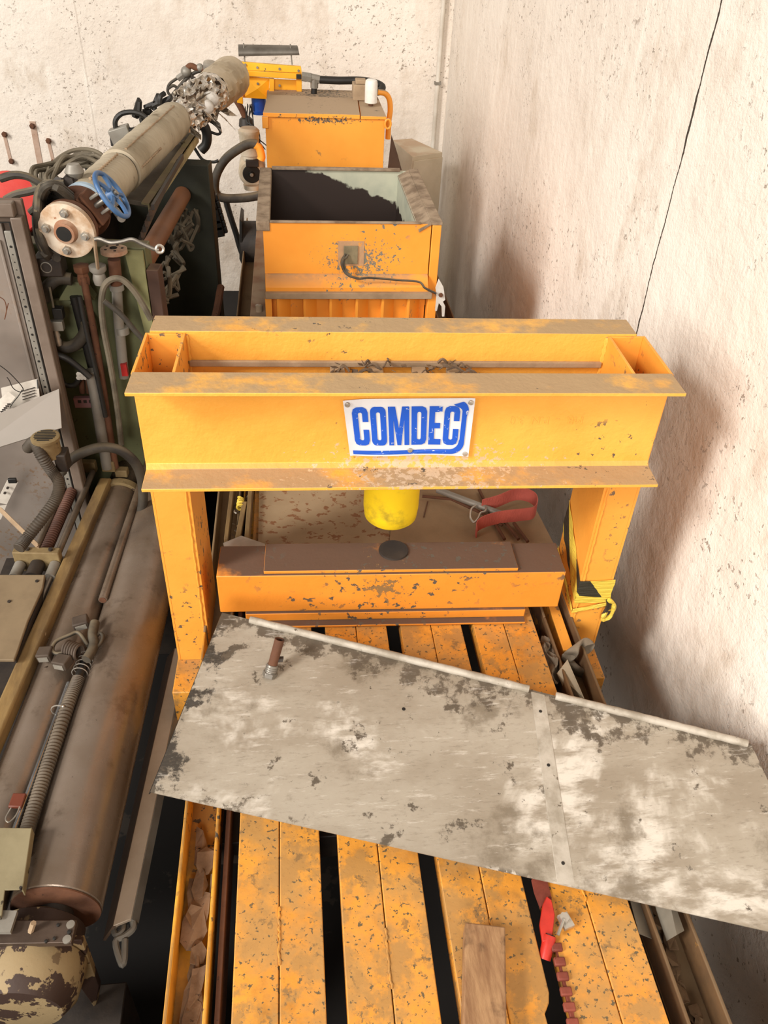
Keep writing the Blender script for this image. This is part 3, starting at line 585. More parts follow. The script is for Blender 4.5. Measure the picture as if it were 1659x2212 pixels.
for k in range(7):
    a=at(303+k*4.5,520-k*12,y=GO.y+.16); b=at(370+k*4,368-k*5,z=a.z); mb=MB(); dd=(b-a).normalized(); mb.obox((a+b)/2,dd,dd.cross(V((0,0,1))),(0,0,1),(b-a).length,.012,.02); B('guide_slat',mb,slat if k%2 else M['darksteel'],mach)
# covers beside the pipe
mb=MB()
a,b=at(262,438,z=1.96),at(392,262,z=1.96); mb.slab([a+V((0,0,.02)),at(330,440,z=1.96),at(428,288,z=1.96),b+V((0,0,.02))],.02); B('top_cover',mb,plain('grey_cover','#6c6357','#554d42',.55,.1,4),mach,bev=.003)
mb=MB()
a=at(305,437,z=1.975); b=at(322,440,z=1.975); c=at(428,286,z=1.975); d=at(414,284,z=1.975)
mb.slab([a,b,c,d],.008); mb.slab([b+V((0,0,-.045)),c+V((0,0,-.045)),c,b],.006); B('cream_angle',mb,plain('cream_strip','#a0946c','#7b6e50',.7,dust='#8d7c62'),mach)
mb=MB(GM); mb.tube([(.17,.0,1.35),(.19,.4,1.25),(.2,.9,1.25),(.19,1.2,1.3)],.02,8,n=6); B('drain_pipe',mb,M['rust'],mach)
# hanging straps and dusty cable mess on the right side of the machine
mb=MB(); r6=random.Random(3)
for k in range(26):
    t_=k/26; p=at(318+100*t_+r6.uniform(-8,8),660-215*t_+r6.uniform(-10,10),y=GO.y+.15+1.0*t_)
    mb.tube([p,p+V((r6.uniform(-.05,.05),r6.uniform(-.05,.05),r6.uniform(-.06,.02))),p+V((r6.uniform(-.05,.06),r6.uniform(-.05,.05),r6.uniform(-.12,-.03))),p+V((r6.uniform(-.04,.08),.03,r6.uniform(-.05,.04)))],r6.uniform(.006,.011),6,n=5)
B('cable_tangle',mb,M['cable'],None,label='tangled dusty cables hanging along the right side of the green machine under the brown roller',cat='cables',kind='stuff')
# bolts and round cover on the near end
disc=MB(); q=at(148,700,y=GO.y-.0); disc.lathe(q,(0,-1,0),[(0,.105),(.02,.105),(.022,.09)],36); dc=B('round_cover',disc,green,mach)
for k in range(7):
    a=k*2*math.pi/7; mb=MB(); mb.hexnut(q+V((.08*math.cos(a),-.0225,.08*math.sin(a))),(0,-1,0),.008,.008); B('bolt',mb,M['darksteel'],dc)
FY=GO.y-.06
# vertical flanged pipe
vp=empty('flanged_standpipe',at(262,800,y=FY),'upright grey pipe with a bolted rusty flange on top, before the green machine','pipe')
mb=MB(); mb.tube([at(246,560,y=FY),at(252,622,y=FY)],.022,14); B('upper_pipe',mb,M['rust'],vp)
mb=MB(); mb.tube([at(252,622,y=FY),at(257,700,y=FY),at(263,762,y=FY),at(268,815,y=FY)],.019,14); mb.tube([at(236,612,y=FY),at(253,620,y=FY)],.014,10); mb.lathe(at(252,620,y=FY),(0,0,1),[(-.01,.026),(.01,.026)],16); mb.lathe(at(264,712,y=FY),(0,0,1),[(-.015,.025),(.01,.025)],16); B('lower_pipe',mb,M['galv'],vp)
mb=MB(); q=at(247,548,y=FY); mb.lathe(q,(0,0,1),[(0,.040),(.004,.046),(.018,.046),(.020,.038)],28); fl=B('flange',mb,M['rustpale'],vp)
for k in range(5):
    a=k*2*math.pi/5; mb=MB(); mb.cyl(q+V((.03*math.cos(a),.03*math.sin(a),.0201)),q+V((.03*math.cos(a),.03*math.sin(a),.0215)),.005,8); B('bolt_hole',mb,M['black'],fl)
mb=MB(); mb.cyl(q+V((0,0,.0205)),q+V((0,0,.0222)),.013,12); B('bore',mb,M['black'],fl)
mb=MB(); p=at(270,800,y=FY-.02); mb.box(p.x-.012,p.x+.01,p.y-.01,p.y+.01,p.z-.02,p.z+.03); B('red_valve_lever',mb,plain('red_plastic','#a3231f','#7f1c19',.5),vp)
# grey looping hose over it
mb=MB(); mb.tube([at(a,b,y=FY-.05) for a,b in ((326,690),(305,652),(284,622),(262,603),(240,604),(224,622),(219,660),(224,712),(236,775),(247,840),(256,905),(262,960))],.0115,8,n=8)
B('grey_hose',mb,M['cable'],None,label='thin beige hose arching over the flanged standpipe',cat='hose')
def pipeobj(name,pts,y,r,mat,label,cat,seg=10,rf=None,n=7,z=None):
    mb=MB(); mb.tube([at(a,b,y=y) if z is None else at(a,b,z=z) for a,b in pts],r,seg,n=n,rf=rf); return B(name,mb,mat,None,label=label,cat=cat)
pipeobj('brown_bar',((180,598),(192,660),(207,740),(222,830),(240,950),(250,1010)),FY-.04,.013,M['rust'],'long thin rusty bar standing left of the flanged standpipe','bar')
pipeobj('black_hose',((160,640),(180,720),(200,800),(215,880),(232,980)),FY-.01,.016,M['black'],'thick black hose running down close behind the long rusty bar','hose')
pipeobj('black_hose',((172,640),(188,720),(207,800),(228,900)),FY-.075,.009,M['black'],'thin black hose running down in front of the long rusty bar','hose')
pipeobj('grey_pipe',((195,800),(205,850),(218,930),(232,1010)),FY-.05,.022,M['galv'],'short stout grey pipe standing at the foot of the green machine','pipe')
pipeobj('curved_hose',((96,648),(97,628),(112,610),(130,601),(155,603)),FY-.03,.022,M['hose'],'fat dusty hose curving over the round green cover','hose')
pipeobj('curved_hose',((116,728),(128,745),(145,750),(165,743),(182,722),(187,700)),FY-.03,.022,M['hose'],'fat dusty hose curving under the round green cover','hose')
pipeobj('black_hose',((118,765),(145,775),(172,795),(195,815)),FY-.09,.012,M['black'],'black hose slanting across below the round green cover','hose')
pipeobj('black_hose',((128,810),(140,830),(160,832),(172,818)),FY-.05,.010,M['black'],'black hose sagging to the small brass taps','hose')
pipeobj('black_hose',((225,650),(262,680),(292,715),(320,745)),FY-.09,.010,M['hose'],'dark hose slanting down to the press beam from the standpipe','hose')
for nm,a,b,lb in (('valve_head',178,590,'rusty square valve head on top of the long bar'),('valve_head',213,590,'pale round valve head right of the rusty one')):
    mb=MB(); q=at(a,b,y=FY-.03); mb.lathe(q,(0,0,1),[(-.04,.02),(-.02,.024),(0,.02),(.012,.03),(.028,.03),(.032,.02)],14 if a>200 else 6); B(nm,mb,M['galv'] if a>200 else M['rust'],None,label=lb,cat='valve')
mb=MB(); q=at(150,645,y=FY); mb.prism([at(125,650,y=FY),at(150,608,y=FY),at(178,612,y=FY),at(205,648,y=FY)],(0,.05,0)); B('green_bracket',mb,green,mach,bev=.002)
mb=MB(); q=at(120,566,y=FY-.02); mb.box(q.x-.06,q.x+.03,q.y-.05,q.y+.03,q.z-.035,q.z+.03); cb=B('control_box',mb,M['darksteel'],None,label='dark square switch box beside the grey cabinet edge, under the hanging cables',cat='box',bev=.004)
mb=MB(); mb.torus(q+V((-.02,-.052,-.0)),(0,-1,0),.018,.002,20,6); B('ring',mb,M['galv'],cb)
tb=MB(); q=at(195,868,y=FY-.02); tb.box(q.x-.06,q.x+.06,q.y-.01,q.y+.012,q.z-.022,q.z+.022); tb_=B('pink_plate',tb,plain('faded_pink_label','#8a6363','#744f4f',.7,spots='#3d2a2a',spotscale=24),None,label='faded pink label block low on the green machine',cat='label block',bev=.002)
for k in range(4):
    mb=MB(); p=at(172+k*12,868,y=FY-.031); mb.box(p.x-.006,p.x+.006,p.y-.001,p.y+.001,p.z-.005,p.z+.007); B('mark',mb,M['darksteel'],tb_)
taps=empty('brass_taps',at(178,812,y=FY-.02),'row of small shiny taps on two short pipes above the pink label block','taps')
for k in range(6):
    mb=MB(); p=at(172+k%3*7,806+k//3*8,y=FY-.04); mb.hexnut(p,(0,-1,.3),.009,.02); B('tap',mb,M['bright'],taps)
for a in (176,190):
    mb=MB(); mb.cyl(at(a,815,y=FY-.02),at(a+2,848,y=FY-.02),.011,10); B('stub_pipe',mb,M['rust'],taps)
mb=MB(); q=at(124,702,y=FY-.06); mb.box(q.x-.022,q.x+.022,q.y-.015,q.y+.015,q.z-.018,q.z+.018); sv=B('solenoid_valve',mb,M['galv'],None,label='small grey valve block with chrome coupling in front of the round green cover',cat='valve',bev=.002)
mb=MB(); mb.lathe(at(125,735,y=FY-.06),(0,0,1),[(-.02,.010),(0,.013),(.01,.010),(.02,.013),(.035,.010),(.05,.013)],12); B('coupling',mb,M['bright'],sv)
mb=MB(); mb.tube([at(107,620,y=FY-.06),at(113,650,y=FY-.06),at(120,688,y=FY-.06)],.004,6); B('thin_tube',mb,M['cable'],sv)
mb=MB(); q=at(126,680,y=FY-.06); mb.box(q.x-.016,q.x+.02,q.y-.015,q.y+.02,q.z-.012,q.z+.028); B('coil',mb,M['black'],sv,bev=.003)
# ---------------------------------------------------------------- insulated pipe, foil bend
PN=at(186,440,z=2.085); PF=at(374,261,z=2.085)
pdir=(PF-PN).normalized()
ins=empty('insulated_pipe',PN+V((0,.5,-.12)),'long fat pipe wrapped in pale canvas insulation, lying on the green machine','pipe')
jm=NT('insulation_jacket'); a=jm.mix(jm.ramp(jm.noise(4,5,off=sd()),.35,.7),lin('#aea28c'),lin('#8f836d')); a=jm.mix(jm.ramp(jm.noise(14,4,off=sd(),stretch=(1,1,1)),.6,.75),a,lin('#6b5e48')); jm.bump(jm.noise(9,4,off=sd(),stretch=(1,3,1),dist=.8),.5,.012); jm=jm.out(a,.75)
R=.077
a_=PN+pdir*.0; J=PN+pdir*.36
mb=MB(); mb.lathe(PN,pdir,[(0,R*.97),(.01,R)]+[(.36*k/12,R*(1+.012*math.sin(k*2.1))) for k in range(1,13)]+[(.375,R*.98)],40); B('jacket',mb,jm,ins)
L_=(PF-J).length; mb=MB(); mb.lathe(J+pdir*.03,pdir,[(0,R*.9),(.005,R*1.06)]+[(L_*k/24,R*(1.05+.012*math.sin(k*1.7))) for k in range(1,24)]+[(L_,R*.98)],40); B('jacket',mb,jm,ins)
mb=MB(); mb.cyl(J+pdir*.012,J+pdir*.031,R*.93,32); B('gap_band',mb,M['black'],ins)
side=pdir.cross(V((0,0,1))).normalized()
for st,en,ang in ((.02,.34,75),(.42,L_+.3,70),(.42,L_*.8,10)):
    mb=MB(); an=math.radians(ang); off=side*math.cos(an)*R*1.07+V((0,0,1))*math.sin(an)*R*1.07
    mb.tube([PN+pdir*(st+(en-st)*k/40)+off for k in range(41)],.0035,6,rf=lambda t,i:1.6 if i%3==0 else .8); B('seam',mb,M['dusty'],ins)
mb=MB(); mb.lathe(PN-pdir*.02,pdir,[(0,R*.2),(.0,R*.96),(.018,R*.97)],40); B('end_cap',mb,plain('pale_blue_foam','#aebfcb','#96a8b5',.6),ins,label='pale blue end cap')
mb=MB(); mb.lathe(PN-pdir*.14,pdir,[(0,.045),(.118,.05)],28); B('pipe_end',mb,M['rust'],ins)
# foil section
FE=at(498,168,z=2.085); FD=(FE-PF).normalized()
foil=NT('crumpled_foil'); fa=foil.mix(foil.ramp(foil.noise(9,5,.7,off=sd()),.4,.62),lin('#eae7e0'),lin('#a39582')); foil.bump(foil.vor(26,off=sd()),1,.03); foil.bump(foil.noise(30,5,off=sd()),.6,.01); foil=foil.out(fa,.28,.7)
r7=random.Random(12)
def crum(P,Q,r0,r1,seed,nu=26,nv=36,jit=.22,cov=1.0):
    rr=random.Random(seed); d=(Q-P).normalized(); u=d.orthogonal().normalized(); w=d.cross(u); mb=MB(); vs=[];fs=[]
    for i in range(nu+1):
        t=i/nu
        for k in range(nv):
            a=2*math.pi*k/nv; r=(r0+(r1-r0)*t)*(1+rr.uniform(-jit,jit)*math.sin(math.pi*min(1,t*1.0+.05)))
            vs.append(P+(Q-P)*t+(u*math.cos(a)+w*math.sin(a))*r+d*rr.uniform(-.012,.012))
    for i in range(nu):
        for k in range(nv):
            if rr.random()<cov: fs.append((i*nv+k,i*nv+(k+1)%nv,(i+1)*nv+(k+1)%nv,(i+1)*nv+k))
    return mb.add(vs,fs)
fw=empty('foil_wrapped_pipe',PF.lerp(FE,.5)+V((0,0,-.15)),'torn crumpled aluminium foil wrapping on the pipe end, left of the yellow housing','pipe')
core=MB(); core.cyl(PF-FD*.0,FE,.05,24); B('core_pipe',core,M['rustpale'],fw)
B('torn_foil',crum(PF+FD*.02,PF.lerp(FE,.62),.070,.10,5,22,40,.30,.80),foil,fw,smooth=15)
B('foil_jacket',crum(PF.lerp(FE,.6),FE,.10,.112,8,14,36,.05),plain('dull_foil','#b7a990','#93846a',.45,.4,6,bump=.5,bs=14),fw,smooth=15)
mb=MB()
for k in range(42):
    t_=r7.uniform(.0,.7); a=r7.uniform(0,2*math.pi); p=PF.lerp(FE,t_)+V((math.cos(a)*.075,0,math.sin(a)*.07-.03))
    q1=V((r7.uniform(-.06,.06),r7.uniform(-.06,.06),r7.uniform(-.06,.05))); q2=V((r7.uniform(-.06,.06),r7.uniform(-.06,.06),r7.uniform(-.07,.03)))
    mb.slab([p,p+q1,p+q1+q2,p+q2*.9+V((0,0,.01))],.002)
B('foil_shreds',mb,foil,fw,smooth=0,kind='stuff')
mb=MB(); 
for k in range(9):
    p=PF.lerp(FE,.25+.04*k)+V((r7.uniform(-.04,.08),-.10,r7.uniform(-.05,.03))); mb.ball(p,.045,10,7,(1,1,.8))
B('wool_lagging',mb,plain('white_lagging_wool','#d2cec8','#a8a093',.95,0,20,bump=.8,bs=30),fw,kind='stuff')
# ---------------------------------------------------------------- gate valve and flange on the near end
FP=at(143,500,z=2.05); vd=(PN-FP).normalized()
gv=empty('gate_valve',FP+V((0,0,-.12)),'rusty gate valve with blue handwheel and bolted flange, at the insulated pipe end','valve')
nd=(-vd+V((0.05,0,.12))).normalized()
mb=MB(); mb.lathe(FP,-nd,[(0,.086),(.002,.092),(.022,.092),(.024,.07)],44); fl=B('front_flange',mb,plain('peeling_white_rust','#c9bba8','#a58463',.7,0,16,spots='#8a5636',spotscale=16,spotlo=.6),gv)
mb=MB(); mb.lathe(FP,nd,[(0,.040),(.02,.034),(.022,.026)],30); B('hub',mb,M['rustpale'],fl)
mb=MB(); mb.lathe(FP+nd*.0222,nd,[(0,.0255),(.001,.025)],30); B('bore',mb,M['black'],fl)
u=nd.cross(V((0,0,1))).normalized(); w_=u.cross(nd).normalized()
for k in range(4):
    a=math.pi/2*k+.15; p=FP+(u*math.cos(a)+w_*math.sin(a))*.064; mb=MB(); mb.hexnut(p,nd,.015,.012); mb.lathe(p+nd*.012,nd,[(0,.009),(.008,.008)],10); B('bolt',mb,M['bright'],fl)
mb=MB(); mb.lathe(FP-nd*.03,-nd,[(0,.09),(.02,.09),(.022,.06),(.05,.055),(.13,.06),(.135,.09),(.155,.09)],36); B('valve_body',mb,M['rust'],gv)
hw=at(238,418,z=2.17); bc_=FP-nd*.10
vc_=(CAM-hw).normalized(); wn=((ax*.82+ay*.57)*.95+vc_*.32).normalized(); vdv=wn; hw=bc_+vdv*.158
mb=MB(); mb.obox(bc_+vdv*.05,vdv,nd,vdv.cross(nd),.07,.06,.09); mb.obox(bc_+vdv*.066,vdv,nd,vdv.cross(nd),.010,.08,.115); mb.obox(bc_+vdv*.082,vdv,nd,vdv.cross(nd),.010,.08,.115); B('bonnet',mb,M['rust'],gv,bev=.006)
mb=MB()
for s_ in (-1,1): mb.obox(bc_+vdv*.115+vdv.cross(nd)*s_*.028,vdv,nd,vdv.cross(nd),.055,.02,.010)
mb.obox(bc_+vdv*.145,vdv,nd,vdv.cross(nd),.010,.026,.07); B('yoke',mb,M['galv'],gv,bev=.003)
mb=MB(); mb.cyl(bc_+vdv*.08,hw+vdv*.02,.010,12); B('stem',mb,M['steel'],gv)
bm_=plain('blue_handwheel_paint','#4a6f9c','#3d5c84',.45,0,12,spots='#9aa3ab',spotlo=.66)
wn=vdv
mb=MB(); mb.torus(hw,wn,.078,.0085,44,10)
hu=wn.orthogonal().normalized(); hv=wn.cross(hu)
for k in range(5):
    a=k*2*math.pi/5; e=hw+(hu*math.cos(a)+hv*math.sin(a))*.077; mb.tube([hw,hw.lerp(e,.5)+wn*.006,e],.0075,6,n=3)
mb.lathe(hw-wn*.012,wn,[(0,.022),(.024,.02)],16); B('handwheel',mb,bm_,gv)
mb=MB(); mb.tube([at(250,455,z=2.06),at(262,470,z=2.05)],.014,12); mb.lathe(at(262,470,z=2.05),(0.2,-.9,.1),[(0,.016),(.012,.014)],12); B('drain_tube',mb,M['galv'],gv)
# bent rod in front
rod=empty('bent_rod',at(270,520,y=GO.y-.25),'bare cranked metal rod with a ring end, in front of the green machine','rod')
mb=MB(); mb.tube([at(a,b,y=GO.y-.22) for a,b in ((204,517),(215,516),(238,524),(262,522),(285,517),(305,526),(330,537),(343,540))],.007,8,n=6); B('shaft',mb,M['steel'],rod)
mb=MB(); mb.torus(at(345,538,y=GO.y-.22),(.3,-1,.2),.012,.005,16,6); B('eye',mb,M['bright'],rod)
mb=MB(); mb.tube([at(204,517,y=GO.y-.22),at(207,545,y=GO.y-.2),at(212,585,y=GO.y-.1)],.006,8); B('stay',mb,M['dusty'],rod)
# conduits alongside the insulated pipe
for k,(dx,lb) in enumerate(((-16,'outermost of the three thin tubes running beside the insulated pipe'),(-9,'middle of the three thin tubes running beside the insulated pipe'),(-2,'innermost of the three thin tubes, right against the insulated pipe'))):
    mb=MB(); mb.tube([at(163+dx,462,z=2.10),at(222+dx,402,z=2.12),at(300+dx*.8,322,z=2.13),at(332+dx*.7,278,z=2.13),at(338+dx*.7,266,z=2.12)],.011,8,n=5); B('thin_tube',mb,M['hose'] if k!=1 else M['cable'],None,label=lb,cat='tube',group='tubes beside the insulated pipe')
# coil of dusty cable
coil=empty('coiled_cable',at(195,380,z=1.95),'big heap of coiled dusty grey cable behind the insulated pipe','cable')
r8=random.Random(21)
for k in range(17):
    mb=MB(); c=at(168+r8.uniform(-12,12),378+r8.uniform(-9,9),z=1.93+.008*k); a0=r8.uniform(0,6.28); rx=r8.uniform(.09,.17); ry=r8.uniform(.08,.17)
    L0=[c+V((rx*math.cos(a0+t_*.52),ry*math.sin(a0+t_*.52),r8.uniform(-.02,.02)+.04*math.sin(t_*.52+a0))) for t_ in range(12)]; mb.tube(catmull([L0[-1]]+L0+[L0[0],L0[1]],5)[5:-5],.0085,7)
    B('loop',mb,M['cable'],coil)
mb=MB(); mb.lathe(at(163,384,z=2.16),(0,0,1),[(-.05,.02),(-.02,.03),(0,.022),(.02,.034),(.045,.02)],14); B('bulb_fitting',mb,M['galv'],coil,label='pale round fitting stuck in the heap')
hang=empty('hanging_cables',at(110,500,z=1.9),'bunch of thick dark cables drooping in loops right beside the grey cabinet','cables')
for k in range(9):
    o=r8.uniform(-9,9); o2=r8.uniform(-6,6); mb=MB()
    P_=((150+o,425+o2),(118+o,402+o2),(92+o,412+o2),(84+o,455+o2),(88+o,505+o2),(104+o,545+o2),(122+o*.5,562+o2))
    mb.tube([at(a,b,y=GO.y-.05+r8.uniform(-.12,.12)) for a,b in P_],.0125,8,n=7); B('cable',mb,M['hose'],hang)
for P_ in (((0,386),(30,378),(60,382),(90,400),(112,430),(126,460)),((12,432),(35,420),(70,412),(105,400),(140,396)),((66,460),(90,440),(120,425),(150,420))):
    mb=MB(); mb.tube([at(a,b,y=GO.y+.0) for a,b in P_],.0135,8,n=7); B('cable',mb,M['hose'],hang)
for k in range(5):
    mb=MB(); p=at(128+k*8,398-k*3,y=GO.y+.05); mb.hexnut(p,V((RND.uniform(-1,1),-1,RND.uniform(-.5,1))),.018,.05); B('connector',mb,M['darksteel'],hang)
# loops and box near the far end of the pipe
bx=empty('small_valve_box',at(265,300,y=4.0),'small square box with a black hose loop above it, behind the insulated pipe','box')
p=at(262,292,y=4.0); mb=MB(); mb.obox(p,(1,0,.3),(0,1,0),(-.3,0,1),.09,.06,.07); B('box_body',mb,M['galv'],bx,bev=.004)
for P_ in (((252,288),(249,262),(262,246),(285,242),(305,247),(318,256)),((245,315),(243,292),(255,279),(285,281),(300,276))):
    mb=MB(); mb.tube([at(a,b,y=4.0) for a,b in P_],.011,8,n=6); B('hose_loop',mb,M['black'],bx)
mb=MB(); p=at(328,245,y=4.2)
for k in range(10):
    c=p+V((r8.uniform(-.06,.06),r8.uniform(-.05,.05),r8.uniform(-.06,.05))); mb.tube([c,c+V((r8.uniform(-.05,.05),0,r8.uniform(-.05,.05))),c+V((r8.uniform(-.05,.05),.02,r8.uniform(-.05,.05)))],.012,6,n=3)
B('cable_knot',mb,M['black'],bx)
# gauge assembly above the foil
ga=empty('pressure_gauge',at(420,170,y=5.2),'round pressure gauge on rusty pipework with a small valve, above the foil-wrapped pipe','gauge')
mb=MB(); mb.lathe(at(455,152,y=5.2),(.2,-.35,.9),[(0,.042),(.035,.045),(.037,.038)],28); g1=B('dial_case',mb,M['bright'],ga)
mb=MB(); mb.tube([at(a,b,y=5.2) for a,b in ((402,150),(412,142),(425,147),(443,150))],.016,10,n=4); B('rusty_pipe',mb,M['rust'],ga)
mb=MB(); mb.ball(at(402,155,y=5.2),.03,10,8); mb.ball(at(432,146,y=5.2),.022,8,6); mb.cyl(at(384,170,y=5.2),at(398,160,y=5.2),.018,6); B('valve_body',mb,M['galv'],ga)
mb=MB(); mb.tube([at(a,b,y=5.2) for a,b in ((384,168),(366,182),(363,200),(378,210),(385,195),(375,185),(362,192))],.008,8,n=6); mb.tube([at(a,b,y=5.2) for a,b in ((440,155),(425,155),(405,168),(385,190),(366,215),(358,235))],.010,8,n=6); B('looped_tube',mb,M['hose'],ga)
mb=MB(); mb.torus(at(419,178,y=5.15),(.3,-1,.5),.026,.005,20,6); mb.cyl(at(414,160,y=5.2),at(419,178,y=5.15),.008,8); B('small_handwheel',mb,M['darksteel'],ga)
mb=MB(); mb.cyl(at(400,197,y=5.1),at(432,190,y=5.2),.021,14); B('stub_pipe',mb,M['rust'],ga)
# hoses at the far end of the machine
for P_,lb,r_ in ((((428,270),(440,272),(447,290),(445,312),(434,325)),'fat black hose bending down at the far end of the green machine',.026),(((432,258),(450,260),(468,272),(476,285),(470,290),(452,284)),'thin black cable curling out over the far end of the green machine',.007),(((420,320),(438,345),(460,350),(472,347)),'black cable ending in a plug sticking out right of the green machine',.008),(((436,380),(452,392),(462,420),(458,440)),'thin dark cable drooping right of the green machine onto the black connectors',.009)):
    pipeobj('black_hose',P_,4.7,r_,M['black'],lb,'hose')
con=empty('black_connectors',at(457,500,y=4.8),'string of black plugs and connector blocks hanging right of the green machine','connectors')
for k in range(6):
    mb=MB(); p=at(447+k*4,430+k*14,y=4.8); mb.obox(p,(1,0,.2),(0,1,0),(-.2,0,1),.09,.05,.06); mb.obox(p+V((.05,0,.01)),(1,0,.2),(0,1,0),(-.2,0,1),.03,.03,.035); B('plug',mb,M['black'],con,bev=.004)
mb=MB(); p0=at(438,424,y=4.8); mb.obox(p0,(1,0,0),(0,1,0),(0,0,1),.14,.03,.03); B('bar',mb,M['black'],con)
mb=MB(); mb.tube([at(a,b,y=4.8) for a,b in ((442,505),(450,511),(462,508),(467,496))],.008,6,n=5); B('cable_end',mb,M['black'],con)
# red drum
mb=MB(); q=at(18,440,y=4.3); mb.lathe(q,(.05,-.8,.6),[(-.06,.15),(.0,.165),(.006,.16),(.012,.10),(.014,.03)],40)
rdl=B('red_drum',mb,plain('red_lid','#cf3a30','#c22f29',.5,0,8,dust='#c25048'),None,label='round bright red drum peeping out above the grey cabinet at the far left',cat='drum')
B('drum_body',MB().cyl((q.x-.02,q.y+.16,0),(q.x-.02,q.y+.16,q.z-.02),.14,32),M['darksteel'],rdl)
# bolted straps on the far wall
strapm=plain('painted_strap','#b89f8d','#a98c78',.8,0,12,spots='#7a4a35')
for (a,b,c,d,lb,bolts) in ((70,262,90,372,'widest of the three bolted strips on the far wall',((70,272),(90,368))),(8,285,24,350,'leftmost bolted strip on the far wall, above the red lid',((10,290),(25,348))),(103,298,116,352,'rightmost short bolted strip on the far wall, pointing at the cable heap',((105,304),(115,350)))):
    p,q=at(a,b,y=WY),at(c,d,y=WY); hx=.022 if a==70 else .012
    mb=MB(); mb.prism([p+V((-hx,0,0)),p+V((hx,0,0)),q+V((hx,0,0)),q+V((-hx,0,0))],(0,-.006,0)); s_=B('wall_strap',mb,strapm,None,label=lb,cat='metal strip',group='bolted strips on the far wall')
    for e,f in bolts:
        mb=MB(); mb.hexnut(at(e,f,y=WY-.007),(0,-1,0),.022,.015); mb.lathe(at(e,f,y=WY-.027),(0,-1,0),[(0,.016),(.02,.014)],8); B('bolt',mb,M['rust'],s_)
# ---------------------------------------------------------------- roller machine, low on the left
rgrey=NT('roller_worn_metal'); a=rgrey.mix(rgrey.ramp(rgrey.noise(2.2,5,off=sd()),.35,.7),lin('#83766a'),lin('#6c5c4c')); a=rgrey.mix(rgrey.math('MULTIPLY',rgrey.ramp(rgrey.noise(9,7,.7,off=sd()),.55,.7),.5),a,lin('#4b3e32')); a=rgrey.mix(rgrey.ramp(rgrey.noise(34,5,.7,off=sd()),.70,.72),a,lin('#3a2f26'))
rgrey.bump(rgrey.noise(26,6,.65,off=sd()),.12,.006); rgrey=rgrey.out(a,rgrey.math('ADD',rgrey.math('MULTIPLY',rgrey.noise(12,4,off=sd()),.20),.17),.3)
oldcream=plain('old_cream_paint','#84724f','#685639',.75,0,9,spots='#43342a',spotscale=15,spotlo=.62,bump=.25)
rm=empty('roller_machine',(-.75,2.0,0),'long low machine of worn grey rollers and rods, lying left of the bed','machine')
def seg(p1,p2,z,z2=None): return at(*p1,z=z),at(*p2,z=z if z2 is None else z2)
# big roller
A,Bf=seg((122,1962),(258,1450),.90); d=(Bf-A).normalized(); A2=A; R1=.113
mb=MB(); mb.lathe(A,d,[(0,.07),(.0,R1*.96),(.004,R1)]+[(k*.1,R1) for k in range(1,24)]+[(2.35,R1)],56); big=B('large_roller',mb,rgrey,rm)
mb=MB(); mb.lathe(A-d*.004,d,[(-.004,.065),(-.001,R1*.985),(.003,R1*.985)],48); B('rusty_end_face',mb,M['rust'],big)
mb=MB(); mb.cyl(A-d*.16,A-d*.009,.045,24); B('shaft',mb,M['darksteel'],big)
# second roller
A,Bf=seg((112,1500),(262,1080),.925); d=(Bf-A).normalized()
mb=MB(); mb.lathe(A-d*.85,d,[(0,.06),(.005,.074)]+[(k*.12,.074) for k in range(1,20)]+[((Bf-A).length+.85,.074)],44); B('slim_roller',mb,rgrey,rm)
mb=MB(); mb.lathe(Bf+d*.002,d,[(0,.088),(.03,.09),(.035,.06)],24); B('end_bearing',mb,oldcream,rm)
# square bar
P1,P2=seg((41,1450),(228,1030),1.02); d=(P2-P1).normalized(); P1=P1-d*.9; s_=d.cross(V((0,0,1))).normalized()
barm=plain('flaking_yellow_brown','#8b7146','#5e4a30',.8,0,8,spots='#c0ab88',spotscale=14,spotlo=.66,bump=.5,stretch=(1,.3,1))
mb=MB(); c=(P1+P2)/2-V((0,0,.03)); mb.obox(c,s_,d,(0,0,1),.05,(P2-P1).length,.055); B('square_bar',mb,barm,rm,bev=.008)
# tubes C
P,Q=seg((222,1296),(290,1090),.985); d=(Q-P).normalized()
mb=MB(); mb.cyl(P,Q+d*.4,.0155,18); t_=B('loose_tube',mb,rgrey,None,label='slim grey open-ended tube resting in the groove between the two big rollers',cat='tube')
mb=MB(); mb.lathe(P-d*.001,d,[(-.001,.012),(.0005,.0122)],14); B('bore',mb,M['rust'],t_)
# rods and screw
for (a,b,lb) in (((78,1190),(152,1018),''),((124,1198),(200,1020),'')):
    P,Q=seg(a,b,1.02); mb=MB(); mb.cyl(P,Q,.0125,16); B('guide_rod',mb,plain('dull_chrome','#7c7062','#5d5145',.3,.5,10),rm)
P,Q=seg((98,1192),(174,1018),1.015); d=(Q-P).normalized(); n=120
mb=MB(); mb.tube([P+(Q-P)*k/n for k in range(n+1)],.022,14,rf=lambda t,i:1 if i%3 else .78); B('lead_screw',mb,plain('rusty_screw','#5b3a2b','#482e24',.7,0,10),rm)
mb=MB(); q=at(178,1006,z=1.02); mb.obox(q,s_,P2-P1,(0,0,1),.115,.03,.05); B('end_block',mb,oldcream,rm,bev=.004)
mb=MB(); q=at(236,1003,z=1.06); mb.obox(q,s_,P2-P1,(0,0,1),.055,.045,.05); mb.obox(q+V((.045,.0,-.04)),s_,P2-P1,(0,0,1),.05,.035,.035); B('end_bracket',mb,oldcream,rm,bev=.004)
